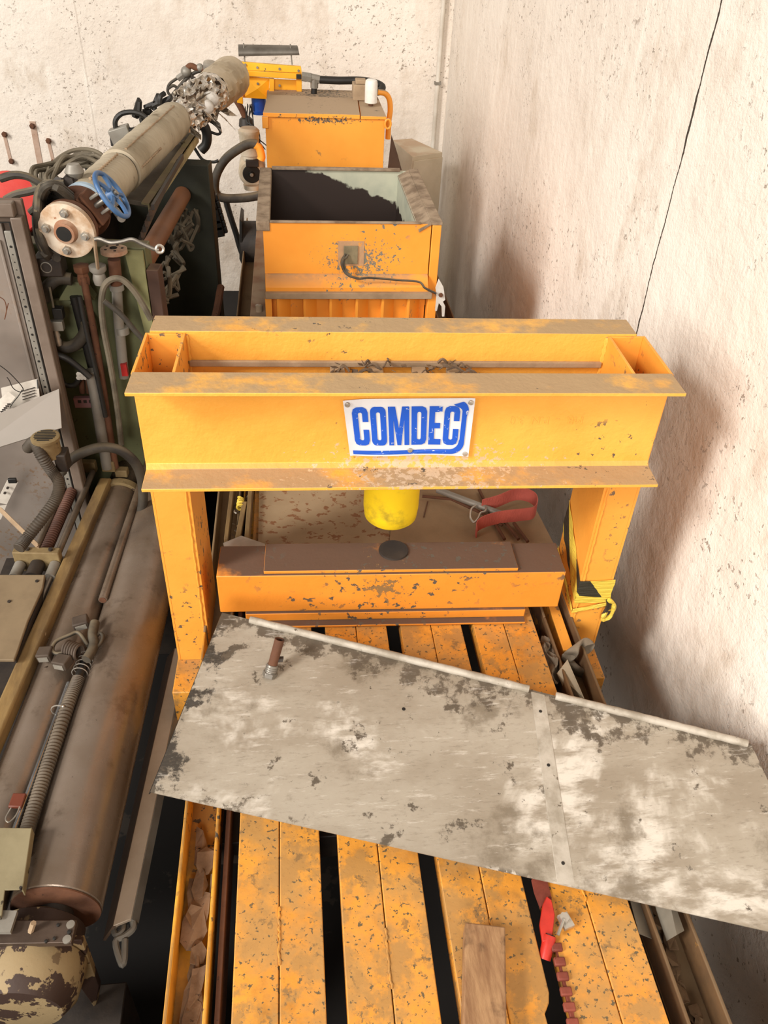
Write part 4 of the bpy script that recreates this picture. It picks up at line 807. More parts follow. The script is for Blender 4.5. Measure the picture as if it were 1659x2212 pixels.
# carriage block
dd=(Q-P).normalized()
q=at(78,1188,z=1.05); mb=MB(); mb.obox(q-V((0,0,.045)),s_,dd,(0,0,1),.165,.035,.09); cbk=B('carriage_block',mb,oldcream,rm,bev=.004)
for sx in (-.052,.03): 
    mb=MB(); mb.hexnut(q+s_*-sx*1.0+V((0,0,.0)),(0,0,1),.008,.008); B('bolt',mb,M['darksteel'],cbk)
for a in (40,78,116):
    mb=MB(); p=at(a,1228,z=1.0); mb.cyl(p+dd*.02,p-dd*.05,.02 if a!=78 else .026,18); B('collar',mb,M['galv'] if a!=78 else M['darksteel'],cbk)
    if a!=78:
        mb=MB(); mb.cyl(p-dd*.05,p-dd*.35,.0125,14); B('guide_rod',mb,M['steel'],rm)
mb=MB(); e=at(0,1100,z=1.16); f=at(82,1180,z=1.06); mb.tube([e,f],.008,6); mb.obox((e+f)/2,(f-e),s_,(0,0,1),(f-e).length,.004,.03); B('lever_bar',mb,M['dusty'],cbk)
# carriage cover plate
cover=plain('beige_cover_paint','#84735a','#6f5f4a',.65,0,5,spots='#4b3c2e',spotscale=16,spotlo=.68,bump=.08)
pz=1.045
mb=MB(); mb.prism([at(-120,1241,z=pz),at(97,1241,z=pz),at(92,1270,z=pz),at(60,1340,z=pz),at(38,1405,z=pz),at(30,1425,z=pz),at(-160,1425,z=pz)],(0,0,-.012)); cp=B('cover_plate',mb,cover,rm,bev=.003)
mb=MB(); mb.prism([at(97,1243,z=pz-.013),at(88,1290,z=pz-.013),at(34,1425,z=pz-.013),at(20,1425,z=pz-.013),at(70,1290,z=pz-.013)],(0,0,-.04)); B('side_lip',mb,M['darksteel'],cp)
for a,b in ((80,1256),(20,1300)):
    mb=MB(); mb.hexnut(at(a,b,z=pz),(0,0,1),.006,.004); B('bolt',mb,M['darksteel'],cp)
# lower control plate near the camera
lp=plain('stained_cream_plate','#857b5f','#70664c',.6,0,6,spots='#39301f',spotscale=13,spotlo=.64,bump=.1)
z=1.06
mb=MB(); mb.prism([at(-60,1787,z=z),at(69,1788,z=z),at(49,1921,z=z-.02),at(10,1922,z=z-.02),at(3,1985,z=z-.03),at(-60,1985,z=z-.03)],(0,0,-.006)); lpo=B('stained_plate',mb,lp,rm,bev=.002)
mb=MB(); mb.prism([at(69,1788,z=z-.007),at(49,1921,z=z-.027),at(46,1921,z=z-.027),at(66,1788,z=z-.007)],(0,0,-.03)); B('folded_edge',mb,lp,lpo)
for a,b in ((45,1918),(2,1842)):
    mb=MB(); mb.lathe(at(a,b,z=z-.018),(0,0,1),[(-.005,.012 if a<10 else .004),(.004,.010 if a<10 else .003)],14); B('screw_head',mb,M['darksteel'],lpo)
# bearing bridge, housing and stand
bz=1.0
mb=MB(); mb.prism([at(-40,1988,z=bz),at(166,1987,z=bz),at(154,2036,z=bz),at(-40,2040,z=bz)],(0,0,-.02)); br_=B('bearing_bridge',mb,plain('steel_bridge','#5a4c42','#443931',.45,.4,6),rm,bev=.002)
for a,b,r_ in ((153,1998,.010),(145,2030,.010),(150,2014,.005),(126,1999,.004),(118,2028,.004),(100,2034,.004)):
    mb=MB(); p=at(a,b,z=bz); mb.lathe(p,(0,0,1),[(-.001,r_),(.004,r_),(.0045,r_*.6)],14) ; B('screw_head',mb,M['galv'] if r_>.006 else M['black'],br_)
mb=MB(); mb.cyl(at(66,2012,z=bz),at(66,2012,z=bz)+V((.012,.005,.03)),.007,6); B('bolt',mb,M['dusty'],br_)
mb=MB(); mb.prism([at(-30,1965,z=bz+.02),at(37,1967,z=bz+.02),at(22,2013,z=bz+.02),at(-30,2013,z=bz+.02)],(0,0,-.012)); B('clamp_plate',mb,M['galv'],br_)
peel=NT('peeling_cream_housing'); a=peel.mix(peel.ramp(peel.noise(9,6,.6,off=sd()),.50,.515),lin('#3a2a22'),lin('#8f7c5b')); a=peel.mix(peel.ramp(peel.noise(22,5,off=sd()),.62,.66),a,lin('#6a5840')); peel.bump(peel.noise(9,6,.6,off=sd()),.3,.01); peel=peel.out(a,.7)
hd=(A2-at(60,2120,z=.85)).normalized(); HC=at(68,2092,z=.86)
mb=MB(); mb.lathe(HC,(.057,.998,.0),[(-.10,.03),(-.095,.10),(-.06,.125),(.0,.13),(.02,.128),(.022,.108),(.10,.105),(.115,.08)],40); B('bearing_housing',mb,peel,rm)
mb=MB(); mb.prism([at(150,2030,z=.95),at(176,2030,z=.95),at(213,2130,z=.70),at(206,2180,z=.6),at(185,2150,z=.70),at(150,2100,z=.85)],(0,.02,-.02)); B('side_stand',mb,peel,rm,bev=.002)
mb=MB(); mb.box(-1.3,-.50,.86,1.0,.0,.62); B('base_stand',mb,M['darksteel'],rm,bev=.004); mb=MB(); mb.box(-1.25,-.55,2.75,2.95,0,.84); B('base_stand',mb,M['darksteel'],rm,bev=.004)
mb=MB(); mb.box(-1.25,-.62,1.2,2.9,.60,.66); B('drip_tray',mb,M['darksteel'],rm)
mb=MB(); mb.prism([at(97,2160,z=.6),at(180,2150,z=.6),at(180,2190,z=.55),at(97,2195,z=.55)],(0,0,-.02)); B('foot_plate',mb,oldcream,rm)
# chrome tube with clip, corrugated hose with plugs
P,Q=at(28,1800,z=1.0),at(148,1475,z=.99); mb=MB(); mb.cyl(P,Q,.007,12); ct=B('chrome_tube',mb,plain('polished_tube','#b9bcc0','#8c8d8e',.15,.9,6,bump=0),None,label='thin shiny metal tube lying along the slim roller',cat='tube')
q=at(38,1730,z=1.012); clip=empty('clip',q,'small red-brown clip with a bent wire loop, clamped on the thin shiny tube','clip')
mb=MB(); mb.obox(q,s_,Q-P,(0,0,1),.036,.042,.012); B('clip_body',mb,plain('red_brown_plastic','#6e3a2b','#56301f',.5),clip,bev=.003)
mb=MB(); mb.tube([q+V((-.012,-.02,0)),q+V((-.018,-.05,0)),q+V((-.006,-.062,0)),q+V((.008,-.045,.004)),q+V((.012,-.018,.004))],.002,6,n=5); B('wire_loop',mb,M['bright'],clip)
hs=empty('corrugated_hose',at(95,1660,z=.97),'ribbed grey hose with dusty cable plugs at its far end, lying between the two rollers','hose')
pts=catmull([at(a,b,z=1.0) for a,b in ((186,1420),(170,1465),(150,1515),(118,1610),(88,1700),(60,1790),(45,1850))],26)
mb=MB(); mb.tube(pts[26:],.0205,14,rf=lambda t,i:1 if i%2 else .86); B('ribbed_hose',mb,plain('ribbed_grey_hose','#5e5345','#483e33',.7,0,8),hs)
mb=MB(); mb.tube(pts[:34],.014,10); B('inner_cable',mb,M['black'],hs)
pl=plain('dusty_plug','#4d4136','#3b3129',.75,0,9)
for a,b,rx,lx in ((175,1345,.2,.05),(98,1413,-.1,.045),(135,1430,-.4,.05)):
    u=V((math.cos(rx),math.sin(rx),.15)).normalized(); v=V((-math.sin(rx),math.cos(rx),0)); q=at(a,b,z=1.03); mb=MB(); mb.obox(q,u,v,u.cross(v),lx,.042,.032); pb=B('plug_box',mb,pl,hs,bev=.004)
    mb=MB(); mb.obox(q-v*.0215-V((0,0,.002)),u,v,u.cross(v),lx*.7,.004,.018); B('contacts',mb,M['galv'],pb)
for P_,r_ in ((((190,1395),(170,1367),(150,1372),(122,1385),(113,1402),(122,1412),(150,1407)),.0065),(((205,1345),(200,1370),(203,1390),(196,1410),(186,1425)),.016),(((204,1380),(215,1368),(222,1375),(215,1392),(195,1405)),.006)):
    mb=MB(); mb.tube([at(a,b,z=1.035) for a,b in P_],r_,10,n=6); B('cable',mb,M['hose'],hs)
q=at(158,1405,z=1.035); mb=MB()
for k in range(6): mb.torus(q+s_*0+V((.008*k-.02,-.004*k+.01,0)),(1,-.4,.1),.024,.0045,20,6)
B('bound_coil',mb,pl,hs)
mb=MB()
for k in range(5): mb.torus(at(188-k*4,1418+k*9,z=1.0),(Q-P),.024,.0016,20,5)
B('wire_binding',mb,M['bright'],hs)
mb=MB(); q=at(128,1535,z=1.0); mb.torus(q,(Q-P),.0235,.002,20,5); mb.ball(q+V((.015,0,.018)),.005,8,6); B('wire_tie',mb,M['bright'],hs)
# ribbed hose and small motor at the far end
mo=empty('small_motor',at(108,985,y=2.45),'small upright cream motor with a slotted round top, below the tilted grey panel','motor')
q=at(108,985,y=2.45); top=at(109,943,y=2.45)
mb=MB(); mb.lathe(q,(0,0,1),[(0,.03),(.005,.042),(top.z-q.z-.012,.043),(top.z-q.z-.010,.048),(top.z-q.z,.048),(top.z-q.z+.004,.040)],30); B('motor_body',mb,oldcream,mo)
tz_=top.z+.0045; 
for k in range(7):
    w2=math.sqrt(max(0,.036**2-((k-3)*.010)**2)); mb=MB(); mb.box(q.x-w2,q.x+w2,q.y+(k-3)*.010-.0025,q.y+(k-3)*.010+.0025,tz_-.001,tz_+.001); B('slot',mb,M['black'],mo)
mb=MB(); mb.box(q.x+.02,q.x+.06,q.y-.03,q.y+.03,q.z-.05,q.z+.02); B('terminal_box',mb,M['darksteel'],mo,bev=.004)
pts=catmull([at(a,b,y=y) for a,b,y in ((60,968,2.5),(75,955,2.45),(90,985,2.4),(112,1018,2.4),(127,1042,2.38),(122,1075,2.35),(95,1115,2.3),(60,1160,2.25),(40,1185,2.2))],18)
mb=MB(); mb.tube(pts,.021,14,rf=lambda t,i:1 if i%2 else .88); B('ribbed_hose',mb,plain('ribbed_dark_hose','#4a4136','#3a332b',.7,0,8),None,label='ribbed dark hose bending round in front of the small cream motor',cat='hose')
mb=MB(); mb.tube([at(a,b,y=2.62) for a,b in ((132,1020),(150,995),(185,975),(225,966),(262,974),(292,1000),(306,1035),(309,1075),(305,1110))],.019,12,n=8); B('big_hose',mb,M['hose'],None,label='big smooth dark hose arching over the far ends of the rollers',cat='hose')
mb=MB(); r9=random.Random(5)
for k in range(16):
    p=at(120+r9.uniform(-20,25),1000+r9.uniform(-20,25),z=.98); mb.tube([p,p+V((r9.uniform(-.05,.05),r9.uniform(-.05,.05),r9.uniform(0,.05))),p+V((r9.uniform(-.06,.06),r9.uniform(-.05,.05),r9.uniform(-.03,.03)))],.004,5,n=3)
B('wire_clutter',mb,M['hose'],None,label='clutter of dark thin wires around the foot of the small cream motor',cat='wires',kind='stuff')
# trim panel right of the big roller
tz2=.80; zz=.80
trim=plain('pale_grey_trim','#b5a592','#a3937f',.42,.1,5,bump=.05)
A,Bq,C_,D=at(215,2012,z=zz),at(283,1985,z=zz),at(405,1400,z=zz),at(357,1400,z=zz)
tp=empty('trim_panel',(A+C_)/2,'long pale grey metal panel with hooked handles at its near end, between big roller and bed','panel')
mid=lambda P,Q,t:P.lerp(Q,t)
mb=MB(); mb.slab([mid(A,Bq,.42),Bq,C_,mid(D,C_,.42)],.012); B('flat_face',mb,trim,tp,bev=.002)
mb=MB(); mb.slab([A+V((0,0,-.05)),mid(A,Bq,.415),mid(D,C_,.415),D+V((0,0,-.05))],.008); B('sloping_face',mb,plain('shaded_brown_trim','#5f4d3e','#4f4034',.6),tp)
mb=MB(); mb.slab([Bq+V((.002,0,-.002)),Bq+V((.016,0,-.028)),C_+V((.016,0,-.028)),C_+V((.002,0,-.002))],.006); B('edge_strip',mb,M['galv'],tp)
mb=MB(); mb.tube([at(a,b,z=.78) for a,b in ((268,1993),(266,2010),(252,2020),(246,2008),(255,1995))],.008,8,n=5); B('hook',mb,M['steel'],tp)
mb=MB(); mb.tube([at(a,b,z=.78) for a,b in ((286,1982),(288,2005),(270,2022),(250,2035),(262,2080),(268,2075),(270,2030))],.009,8,n=5); B('handle',mb,M['galv'],tp)
# ---------------------------------------------------------------- grey cabinet with its inside door face, far left
cgm=NT('cabinet_grey_paint'); a=cgm.mix(cgm.ramp(cgm.noise(2.5,4,off=sd()),.3,.7),lin('#786f67'),lin('#655c54')); pm=cgm.ramp(cgm.noise(3,3,off=sd()),.45,.62); a=cgm.mix(cgm.math('MULTIPLY',cgm.ramp(cgm.noise(60,4,.6,off=sd()),.54,.60),pm),a,lin('#6e5a48')); a=cgm.mix(cgm.math('MULTIPLY',cgm.ramp(cgm.noise(2,4,off=sd()),.55,.7),.4),a,lin('#9a8d82')); cgm=cgm.out(a,.55)
KY=2.74
def kp(a,b,dy=0): return at(a,b,y=KY+dy)
r_top=kp(42,436); r_bot=kp(170,990)
kx=r_top.x
kab=empty('grey_cabinet',(kx-.4,KY+.15,0),'tall grey electrical cabinet with a perforated edge strip, cut off by the left photo edge','cabinet')
ztop=r_top.z
mb=MB(); mb.box(kx-1.0,kx-.25,KY+.045,KY+.35,.0,ztop-.03); mb.box(kx-1.0,kx,KY+.0195,KY+.0445,.0,ztop); B('cabinet_body',mb,plain('cabinet_side_brown','#66564a','#57493d',.6,0,6,spots='#c1b3a4',spotscale=12,spotlo=.7),kab,bev=.004)
mb=MB(); mb.box(kx-1.0,kx-.072,KY-.003,KY+.019,.0,ztop-.07); B('door_panel',mb,cgm,kab,bev=.003)
mb=MB(); mb.box(kx-1.0,kx-.02,KY-.018,KY+.019,ztop-.045,ztop); mb.box(kx-.037,kx-.0,KY-.018,KY+.019,.0,ztop-.0455); B('door_frame',mb,plain('frame_grey_brown','#786b60','#66594e',.5,0,5,spots='#d0c4b4',spotscale=10,spotlo=.72),kab,bev=.004)
mb=MB(); mb.box(kx-.066,kx-.044,KY-.014,KY-.0031,.55,ztop-.09); st=B('perforated_strip',mb,M['galv'],kab,bev=.002)
k=0; z=ztop-.14
while z>1.0:
    mb=MB(); mb.cyl((kx-.055,KY-.0155,z),(kx-.055,KY-.0141,z),.0042 if k%4==0 else .002,10); B('hole',mb,M['black'],st); z-=.026; k+=1
mb=MB(); mb.tube([(kx-.0405,KY-.016,.3),(kx-.0405,KY-.016,ztop-.06),(kx-1.0,KY-.016,ztop-.06)],.003,6); B('rubber_seal',mb,M['black'],kab)
mb=MB(); mb.box(kx-.60,kx-.10,KY-.010,KY-.0031,ztop-.12,ztop-.10); mb.box(kx-.095,kx-.085,KY-.010,KY-.0031,.9,ztop-.1205); B('door_rib',mb,cgm,kab,bev=.003)
# tilted light panel with papers tucked behind
a,b,c,d=at(-80,925,y=2.55),at(127,840,y=2.6),at(133,924,y=2.5),at(-80,990,y=2.45)
mb=MB(); mb.slab([d,c,b,a],.004); B('tilted_sheet',mb,plain('plain_light_grey_sheet','#857d74','#7c756c',.55,0,2,bump=.03),None,label='plain light grey sheet leaning tilted against the front of the tall grey cabinet',cat='panel')
paper=plain('grubby_white_paper','#bdb6ab','#9e968b',.8,0,9)
pa=at(40,868,y=2.66)
bk=empty('instruction_sheet',pa,'open white instruction leaflet with dark print, tucked behind the tilted grey sheet','paper')
A,Bq,C_,D=at(2,838,y=2.68),at(82,818,y=2.68),at(86,862,y=2.66),at(8,890,y=2.66)
mb=MB(); mb.slab([D,C_,Bq,A],.0015); B('page',mb,paper,bk)
mb=MB(); mb.prism([A.lerp(Bq,.97)+V((0,-.003,0)),Bq+V((0,-.003,0)),Bq.lerp(C_,.45)+V((0,-.003,0)),A.lerp(Bq,.97).lerp(D.lerp(C_,.97),.45)+V((0,-.003,0))],(0,-.001,0)); B('print_bar',mb,M['black'],bk)
for k in range(4):
    t=.35+.13*k; P=A.lerp(D,t).lerp(Bq.lerp(C_,t),.55)+V((0,-.004,0)); Q=A.lerp(D,t).lerp(Bq.lerp(C_,t),.9)+V((0,-.004,0)); mb=MB(); mb.tube([P,Q],.0016,4); B('print_line',mb,M['darksteel'],bk)
A,Bq,C_,D=at(-15,868,y=2.64),at(18,846,y=2.64),at(34,858,y=2.62),at(-8,905,y=2.60)
mb=MB(); mb.sheet(lambda u,v:(A.lerp(Bq,u).lerp(D.lerp(C_,u),v))+V((0,-.02*math.sin(u*3.1),0)),8,4,.001); B('curled_page',mb,paper,bk)
for k in range(5):
    P=D.lerp(C_,.45+.09*k).lerp(A.lerp(Bq,.5+.09*k),.1)+V((0,-.03,0)); mb=MB(); mb.box(P.x-.006,P.x+.006,P.y-.001,P.y,P.z,P.z+.006); B('print_mark',mb,M['darksteel'],bk)
for P_,lb in ((((-5,786),(14,800),(30,815),(48,836),(49,845),(40,846),(28,838),(20,822),(15,815)),'thin wire looping down over the white instruction leaflet'),(((48,842),(40,855),(28,870),(22,880)),'short dark wire end hanging from the loop over the leaflet'),(((-3,640),(10,650),(14,670),(10,690),(14,672),(18,655)),'thin reddish wire curled on the cabinet door near the left photo edge')):
    mb=MB(); mb.tube([at(a,b,y=2.57) for a,b in P_],.0016,5,n=6); B('thin_wire',mb,M['rust'] if 'reddish' in lb else M['black'],None,label=lb,cat='wire')
hg=empty('white_hinge',at(20,1065,y=2.62),'white latch plate with two bolts and a black block, low on the grey cabinet door','latch')
A,Bq,C_,D=at(-8,1085,y=2.6),at(18,1032,y=2.6),at(40,1040,y=2.6),at(15,1090,y=2.6)
mb=MB(); mb.slab([D,C_,Bq,A],.006); hp=B('latch_plate',mb,paper,hg,bev=.001)
for a,b in ((17,1053),(11,1064)):
    mb=MB(); mb.hexnut(at(a,b,y=2.594),(0,-1,0),.005,.006); B('bolt',mb,M['darksteel'],hp)
mb=MB(); p=at(28,1037,y=2.59); mb.box(p.x-.015,p.x+.015,p.y-.012,p.y,p.z-.008,p.z+.012); B('black_block',mb,M['black'],hg,bev=.002)
mb=MB(); A,Bq,C_,D=at(-8,1095,y=2.6),at(14,1092,y=2.6),at(2,1122,y=2.6),at(-12,1125,y=2.6); mb.slab([D,C_,Bq,A],.006); B('lower_plate',mb,paper,hg)
# ---------------------------------------------------------------- sheet metal plate across the bed
TL=at(480,1325,z=1.28); BL=at(325,1712,z=1.20); TR=at(1622,1610,z=1.20); 
P12=at(1659,2013,z=1.115); dirb=(P12-BL); BRp=BL+dirb*1.0
TRr=TR; BRr=BL+dirb*((TR-TL).length/dirb.length*1.10)
n_=(TR-TL).cross(BL-TL).normalized(); n_=-n_ if n_.z<0 else n_
def pp_(u,v,h=0): return TL.lerp(TRr,u).lerp(BL.lerp(BRr,u),v)+n_*h
def uv_of(px,py):
    # intersection of the view through a pixel with the plate's own plane, in plate coordinates
    r=ray(px,py); t=(TL-CAM).dot(n_)/r.dot(n_); P=CAM+r*t; U=TRr-TL; W=BL-TL; D=P-TL
    u=v=.5
    for _ in range(12):
        E=P-pp_(u,v); a=(pp_(u+.01,v)-pp_(u,v))*100; b=(pp_(u,v+.01)-pp_(u,v))*100
        uu,uw,ww=a.dot(a),a.dot(b),b.dot(b); du,dw=E.dot(a),E.dot(b); det=uu*ww-uw*uw; u+=(du*ww-dw*uw)/det; v+=(dw*uu-du*uw)/det
    return u,v
pmn=NT('stained_galvanised_sheet')
a=pmn.mix(pmn.ramp(pmn.noise(3,6,.62,off=sd(),stretch=(1,1.6,1)),.35,.65),lin('#8f8474'),lin('#a39a8b'))
a=pmn.mix(pmn.math('MULTIPLY',pmn.ramp(pmn.noise(2.3,6,.6,off=(2.2,.7,0),dist=.5),.50,.60),pmn.ramp(pmn.noise(24,5,.6,off=sd(),stretch=(.35,1,1)),.38,.58)),a,lin('#cdc6ba'))
a=pmn.mix(pmn.math('MULTIPLY',pmn.ramp(pmn.noise(4,7,.65,off=sd()),.56,.66),.75),a,lin('#6e6353'))
a=pmn.mix(pmn.ramp(pmn.noise(40,5,.7,off=sd()),.70,.72),a,lin('#463b31'))
x,y,z=pmn.xyz()
# plate coordinates as plain functions of place, so grime can gather along its own edges
_o=pp_(.5,.5,-.02)-TL; _u=(TRr-TL); _w=(BL-TL); _d=_u.x*_w.y-_u.y*_w.x
uu_=pmn.math('ADD',pmn.math('ADD',pmn.math('MULTIPLY',x,_w.y/_d),pmn.math('MULTIPLY',y,-_w.x/_d)),(_o.x*_w.y-_o.y*_w.x)/_d)
vv_=pmn.math('ADD',pmn.math('ADD',pmn.math('MULTIPLY',x,-_u.y/_d),pmn.math('MULTIPLY',y,_u.x/_d)),(-_o.x*_u.y+_o.y*_u.x)/_d)
g1=pmn.noise(13,7,.7,off=sd())
for f,amt,colr in ((pmn.ramp(uu_,.07,-.005),.17,'#26221e'),(pmn.ramp(vv_,.30,-.05),.20,'#544a3e'),(pmn.ramp(vv_,.88,1.05),.20,'#5a5145')):
    a=pmn.mix(pmn.math('MULTIPLY',pmn.ramp(pmn.math('ADD',g1,pmn.math('MULTIPLY',f,amt)),.60,.68),.9),a,lin(colr))
su_,sv_=uv_of(1110,1872); su_*=1+.10*sv_
du_=pmn.math('DIVIDE',pmn.math('SUBTRACT',uu_,su_),.075); dv_=pmn.math('DIVIDE',pmn.math('SUBTRACT',vv_,sv_),.09); rr_=pmn.ramp(pmn.math('ADD',pmn.math('MULTIPLY',du_,du_),pmn.math('MULTIPLY',dv_,dv_)),1,.2)
sm_=pmn.ramp(pmn.noise(26,4,.55,off=sd(),stretch=(1,.5,1),dist=1.2),.50,.53); a=pmn.mix(rr_,a,pmn.mix(sm_,lin('#36322c'),lin('#d9d3c8')))
a=pmn.mix(pmn.math('MULTIPLY',pmn.ramp(pmn.noise(60,6,.75,off=sd(),stretch=(.5,2.2,1)),.52,.70),.5),a,lin('#6f6456'))
a=pmn.mix(pmn.math('MULTIPLY',pmn.ramp(pmn.noise(30,7,.75,off=sd(),stretch=(.35,2,1)),.56,.68),.45),a,lin('#d2cbc0'))
pmn.bump(pmn.noise(6,5,off=sd()),.15,.01); pmn.bump(pmn.noise(60,5,.7,off=sd()),.12,.004)
pmn=pmn.out(a,.58,.1)
plate=empty('sheet_metal_panel',pp_(.5,.5,-.02),'large stained grey sheet-metal panel lying askew across the bed, its corner near the right wall','panel')
mb=MB(); mb.sheet(lambda u,v:pp_(u,v,.003*math.sin(u*9)*math.sin(v*3.1)),40,14,.004); B('sheet',mb,pmn,plate)
us=uv_of(1140,1485)[0]; us2=uv_of(1192,1500)[0]
edge=plain('whitish_worn_edge','#b5ada0','#8f8677',.6,.1,14,spots='#5d5346',spotscale=30,spotlo=.64,bump=.3)
u0_=uv_of(545,1330)[0]
for (ua,ub) in ((u0_,us),(us2+.005,.99)):
    mb=MB(); mb.tube([pp_(ua+(ub-ua)*k/30,.008,.010) for k in range(31)],.011,10,rf=lambda t,i:1+.06*math.sin(i*2.1)); B('rolled_edge',mb,edge,plate)
mb=MB(); um=(us+us2)/2+.0
mb.slab([pp_(us+.004,.01,.004),pp_(us+.004,.995,.004),pp_(us+.030,.995,.004),pp_(us+.030,.01,.004)],.003); sm=B('joint_strip',mb,edge,plate,bev=.001)
for v in (.12,.42,.90):
    mb=MB(); p=pp_(us+.017,v,.0043); mb.lathe(p,n_,[(0,.0045),(.0012,.004)],10); B('rivet_hole',mb,M['black'],sm)
mb=MB(); mb.slab([pp_(.0,.0,.002),pp_(-.004,.0,-.012),pp_(-.004,1,-.012),pp_(.0,1,.002)],.002); B('folded_side',mb,M['black'],plate)
for px,py in ((355,1677),(1645,1662),(815,1520),(872,1532)):
    u,v=uv_of(px,py); mb=MB(); mb.lathe(pp_(u,v,.003),n_,[(0,.0055),(.001,.005)],10); B('hole',mb,M['black'],plate)
def blot(pts,mat,name,h=.0032):
    c=sum((V((x,y,0)) for x,y in pts),V())/len(pts); pts2=catmull([V((x,y,0)) for x,y in pts]+[V((pts[0][0],pts[0][1],0))],5)[:-1]
    mb=MB(); vs=[pp_(*uv_of(q.x+RND.uniform(-2,2),q.y+RND.uniform(-2,2)),h) for q in pts2]; mb.add([pp_(*uv_of(c.x,c.y),h)]+vs,[(0,i+1,(i+1)%len(vs)+1) for i in range(len(vs))]); return B(name,mb,mat,plate,smooth=0)
# stub pipe standing on the plate
u,v=uv_of(582,1462); p=pp_(u,v,.003); tpd=(at(600,1396,y=p.y+.035)-p).normalized()
st=empty('pipe_stub',p,'short rusty threaded pipe standing upright in a hex fitting on the grey panel','pipe')
mb=MB(); mb.hexnut(p,tpd,.021,.014); mb.lathe(p+tpd*.014,tpd,[(0,.017),(.004,.0165),(.006,.018),(.010,.016),(.012,.018),(.016,.016),(.018,.018),(.024,.015)],20); B('hex_fitting',mb,M['steel'],st,bev=.001)
L_=.115; mb=MB(); mb.lathe(p+tpd*.038,tpd,[(0,.013),(L_-.04,.0135),(L_-.038,.0135),(L_-.0385,.010),(L_-.07,.010)],20); B('rusty_pipe',mb,M['rust'],st)
mb=MB(); mb.obox(p+tpd*.052+V((.018,0,0)),(1,0,0),(0,1,0),tpd,.014,.010,.010); B('clip',mb,M['darksteel'],st)
# ---------------------------------------------------------------- wooden block near the camera
wood=NT('old_wood'); a=wood.mix(wood.ramp(wood.noise(7,6,.6,off=sd(),stretch=(5,1,5)),.35,.7),lin('#a5815c'),lin('#7d5a3d')); a=wood.mix(wood.ramp(wood.noise(9,5,off=sd()),.56,.68),a,lin('#5b412c')); wood.bump(wood.noise(30,4,off=sd(),stretch=(5,1,5)),.3,.006); wood=wood.out(a,.75)
z=1.155
A,Bq=at(1005,1991,z=z),at(1092,2001,z=z); C_=at(1095,2230,z=z); C2=at(1000,2230,z=z)
Cc,Dd=Bq.lerp(C_,1.12),A.lerp(C2,1.12)
mb=MB(); mb.prism([A,Bq,Cc,Dd],(0,0,-.052)); B('wooden_block',mb,wood,None,label='stained square wooden block lying on the third slat at the bottom of the photo',cat='wood block',bev=.004)
# ---------------------------------------------------------------- red clamp tool and toothed bar
red=plain('chipped_red_paint','#c8352a','#a92c22',.45,0,12,spots='#d9cfc4',spotscale=26,spotlo=.68)
darkred=plain('dark_red_rust','#8a4636','#6d3327',.7,0,12,spots='#3a221b')
z=1.108
tl=empty('red_tool',at(1180,1990,z=1.1),'bright red steel tool handle poking out of the third gap between the slats','tool')
mb=MB(); mb.prism([at(a,b,z=1.115) for a,b in ((1181,1935),(1192,1944),(1199,1975),(1192,2030),(1172,2034),(1166,1995),(1172,1955))],(0,0,-.012)); B('red_plate',mb,red,tl,bev=.002)
mb=MB(); P,Q=at(1188,2020,z=1.11),at(1176,2072,z=1.085); mb.lathe(P,(Q-P).normalized(),[(0,.0135),(.003,.015),((Q-P).length,.014)],20); hh=B('red_tube',mb,red,tl)
mb=MB(); mb.lathe(P-(Q-P).normalized()*.001,-(Q-P).normalized(),[(-.001,.0115),(.0006,.0115)],16); B('bore',mb,M['black'],hh)
mb=MB(); mb.obox(at(1222,1990,z=1.116),(1,.3,0),(-.3,1,0),(0,0,1),.026,.034,.010); mb.hexnut(at(1218,1985,z=1.121),(0,0,1),.012,.010); mb.cyl(at(1218,1985,z=1.13),at(1205,2020,z=1.12),.004,8); B('bolt_plate',mb,M['bright'],tl)
mb=MB(); mb.prism([at(a,b,z=1.106) for a,b in ((1149,1898),(1182,1902),(1192,1940),(1180,1946),(1168,1960),(1155,1925))],(0,0,-.01)); B('flaked_tab',mb,darkred,tl)
tbm=empty('toothed_bar',at(1218,2120,z=1.08),'dark red rusty bar with a row of square teeth, in the third gap','bar')
A,Bq=at(1205,2030,z=1.10),at(1245,2215,z=1.10); n=7
mb=MB(); dd=(Bq-A).normalized(); sn=dd.cross(V((0,0,1))); mb.obox((A+Bq)/2-V((0,0,.006)),dd,sn,(0,0,1),(Bq-A).length,.018,.012); B('bar',mb,darkred,tbm,bev=.002)
for k in range(6):
    c=A+dd*((k+.6)*.031)-sn*.003*0; mb=MB(); mb.obox(c+V((0,0,.004))+dd*.0-sn*.008*-1,dd,sn,(0,0,1),.018,.026,.012); B('tooth',mb,darkred,tbm,bev=.003)
# ---------------------------------------------------------------- things in the troughs
bark=plain('flaky_brown_debris','#8a7058','#5d4937',.95,0,8,spots='#3a2d22',bump=.8,bs=25)
r10=random.Random(8)
mb=MB()
for k in range(20):
    y=.34+k*.042+r10.uniform(-.01,.01); x=-.272+r10.uniform(-.012,.018); w_=r10.uniform(.015,.032); l_=r10.uniform(.03,.07); z=1.0+r10.uniform(0,.012); rot=r10.uniform(-.6,.6)
    c_,s2=math.cos(rot),math.sin(rot); pts=[]
    for j in range(7):
        an=2*math.pi*j/7; rr_=1+r10.uniform(-.3,.3); px_=math.cos(an)*w_*rr_; py_=math.sin(an)*l_*rr_; pts.append((min(max(x+px_*c_-py_*s2*.4,-.306),-.238),y+px_*s2+py_*c_,z+r10.uniform(0,.02)))
    mb.prism(pts,(0,0,.004))
B('bark_debris',mb,bark,None,label='flaky brown bark-like debris lying in the left trough of the bed',cat='debris',kind='stuff',smooth=0)
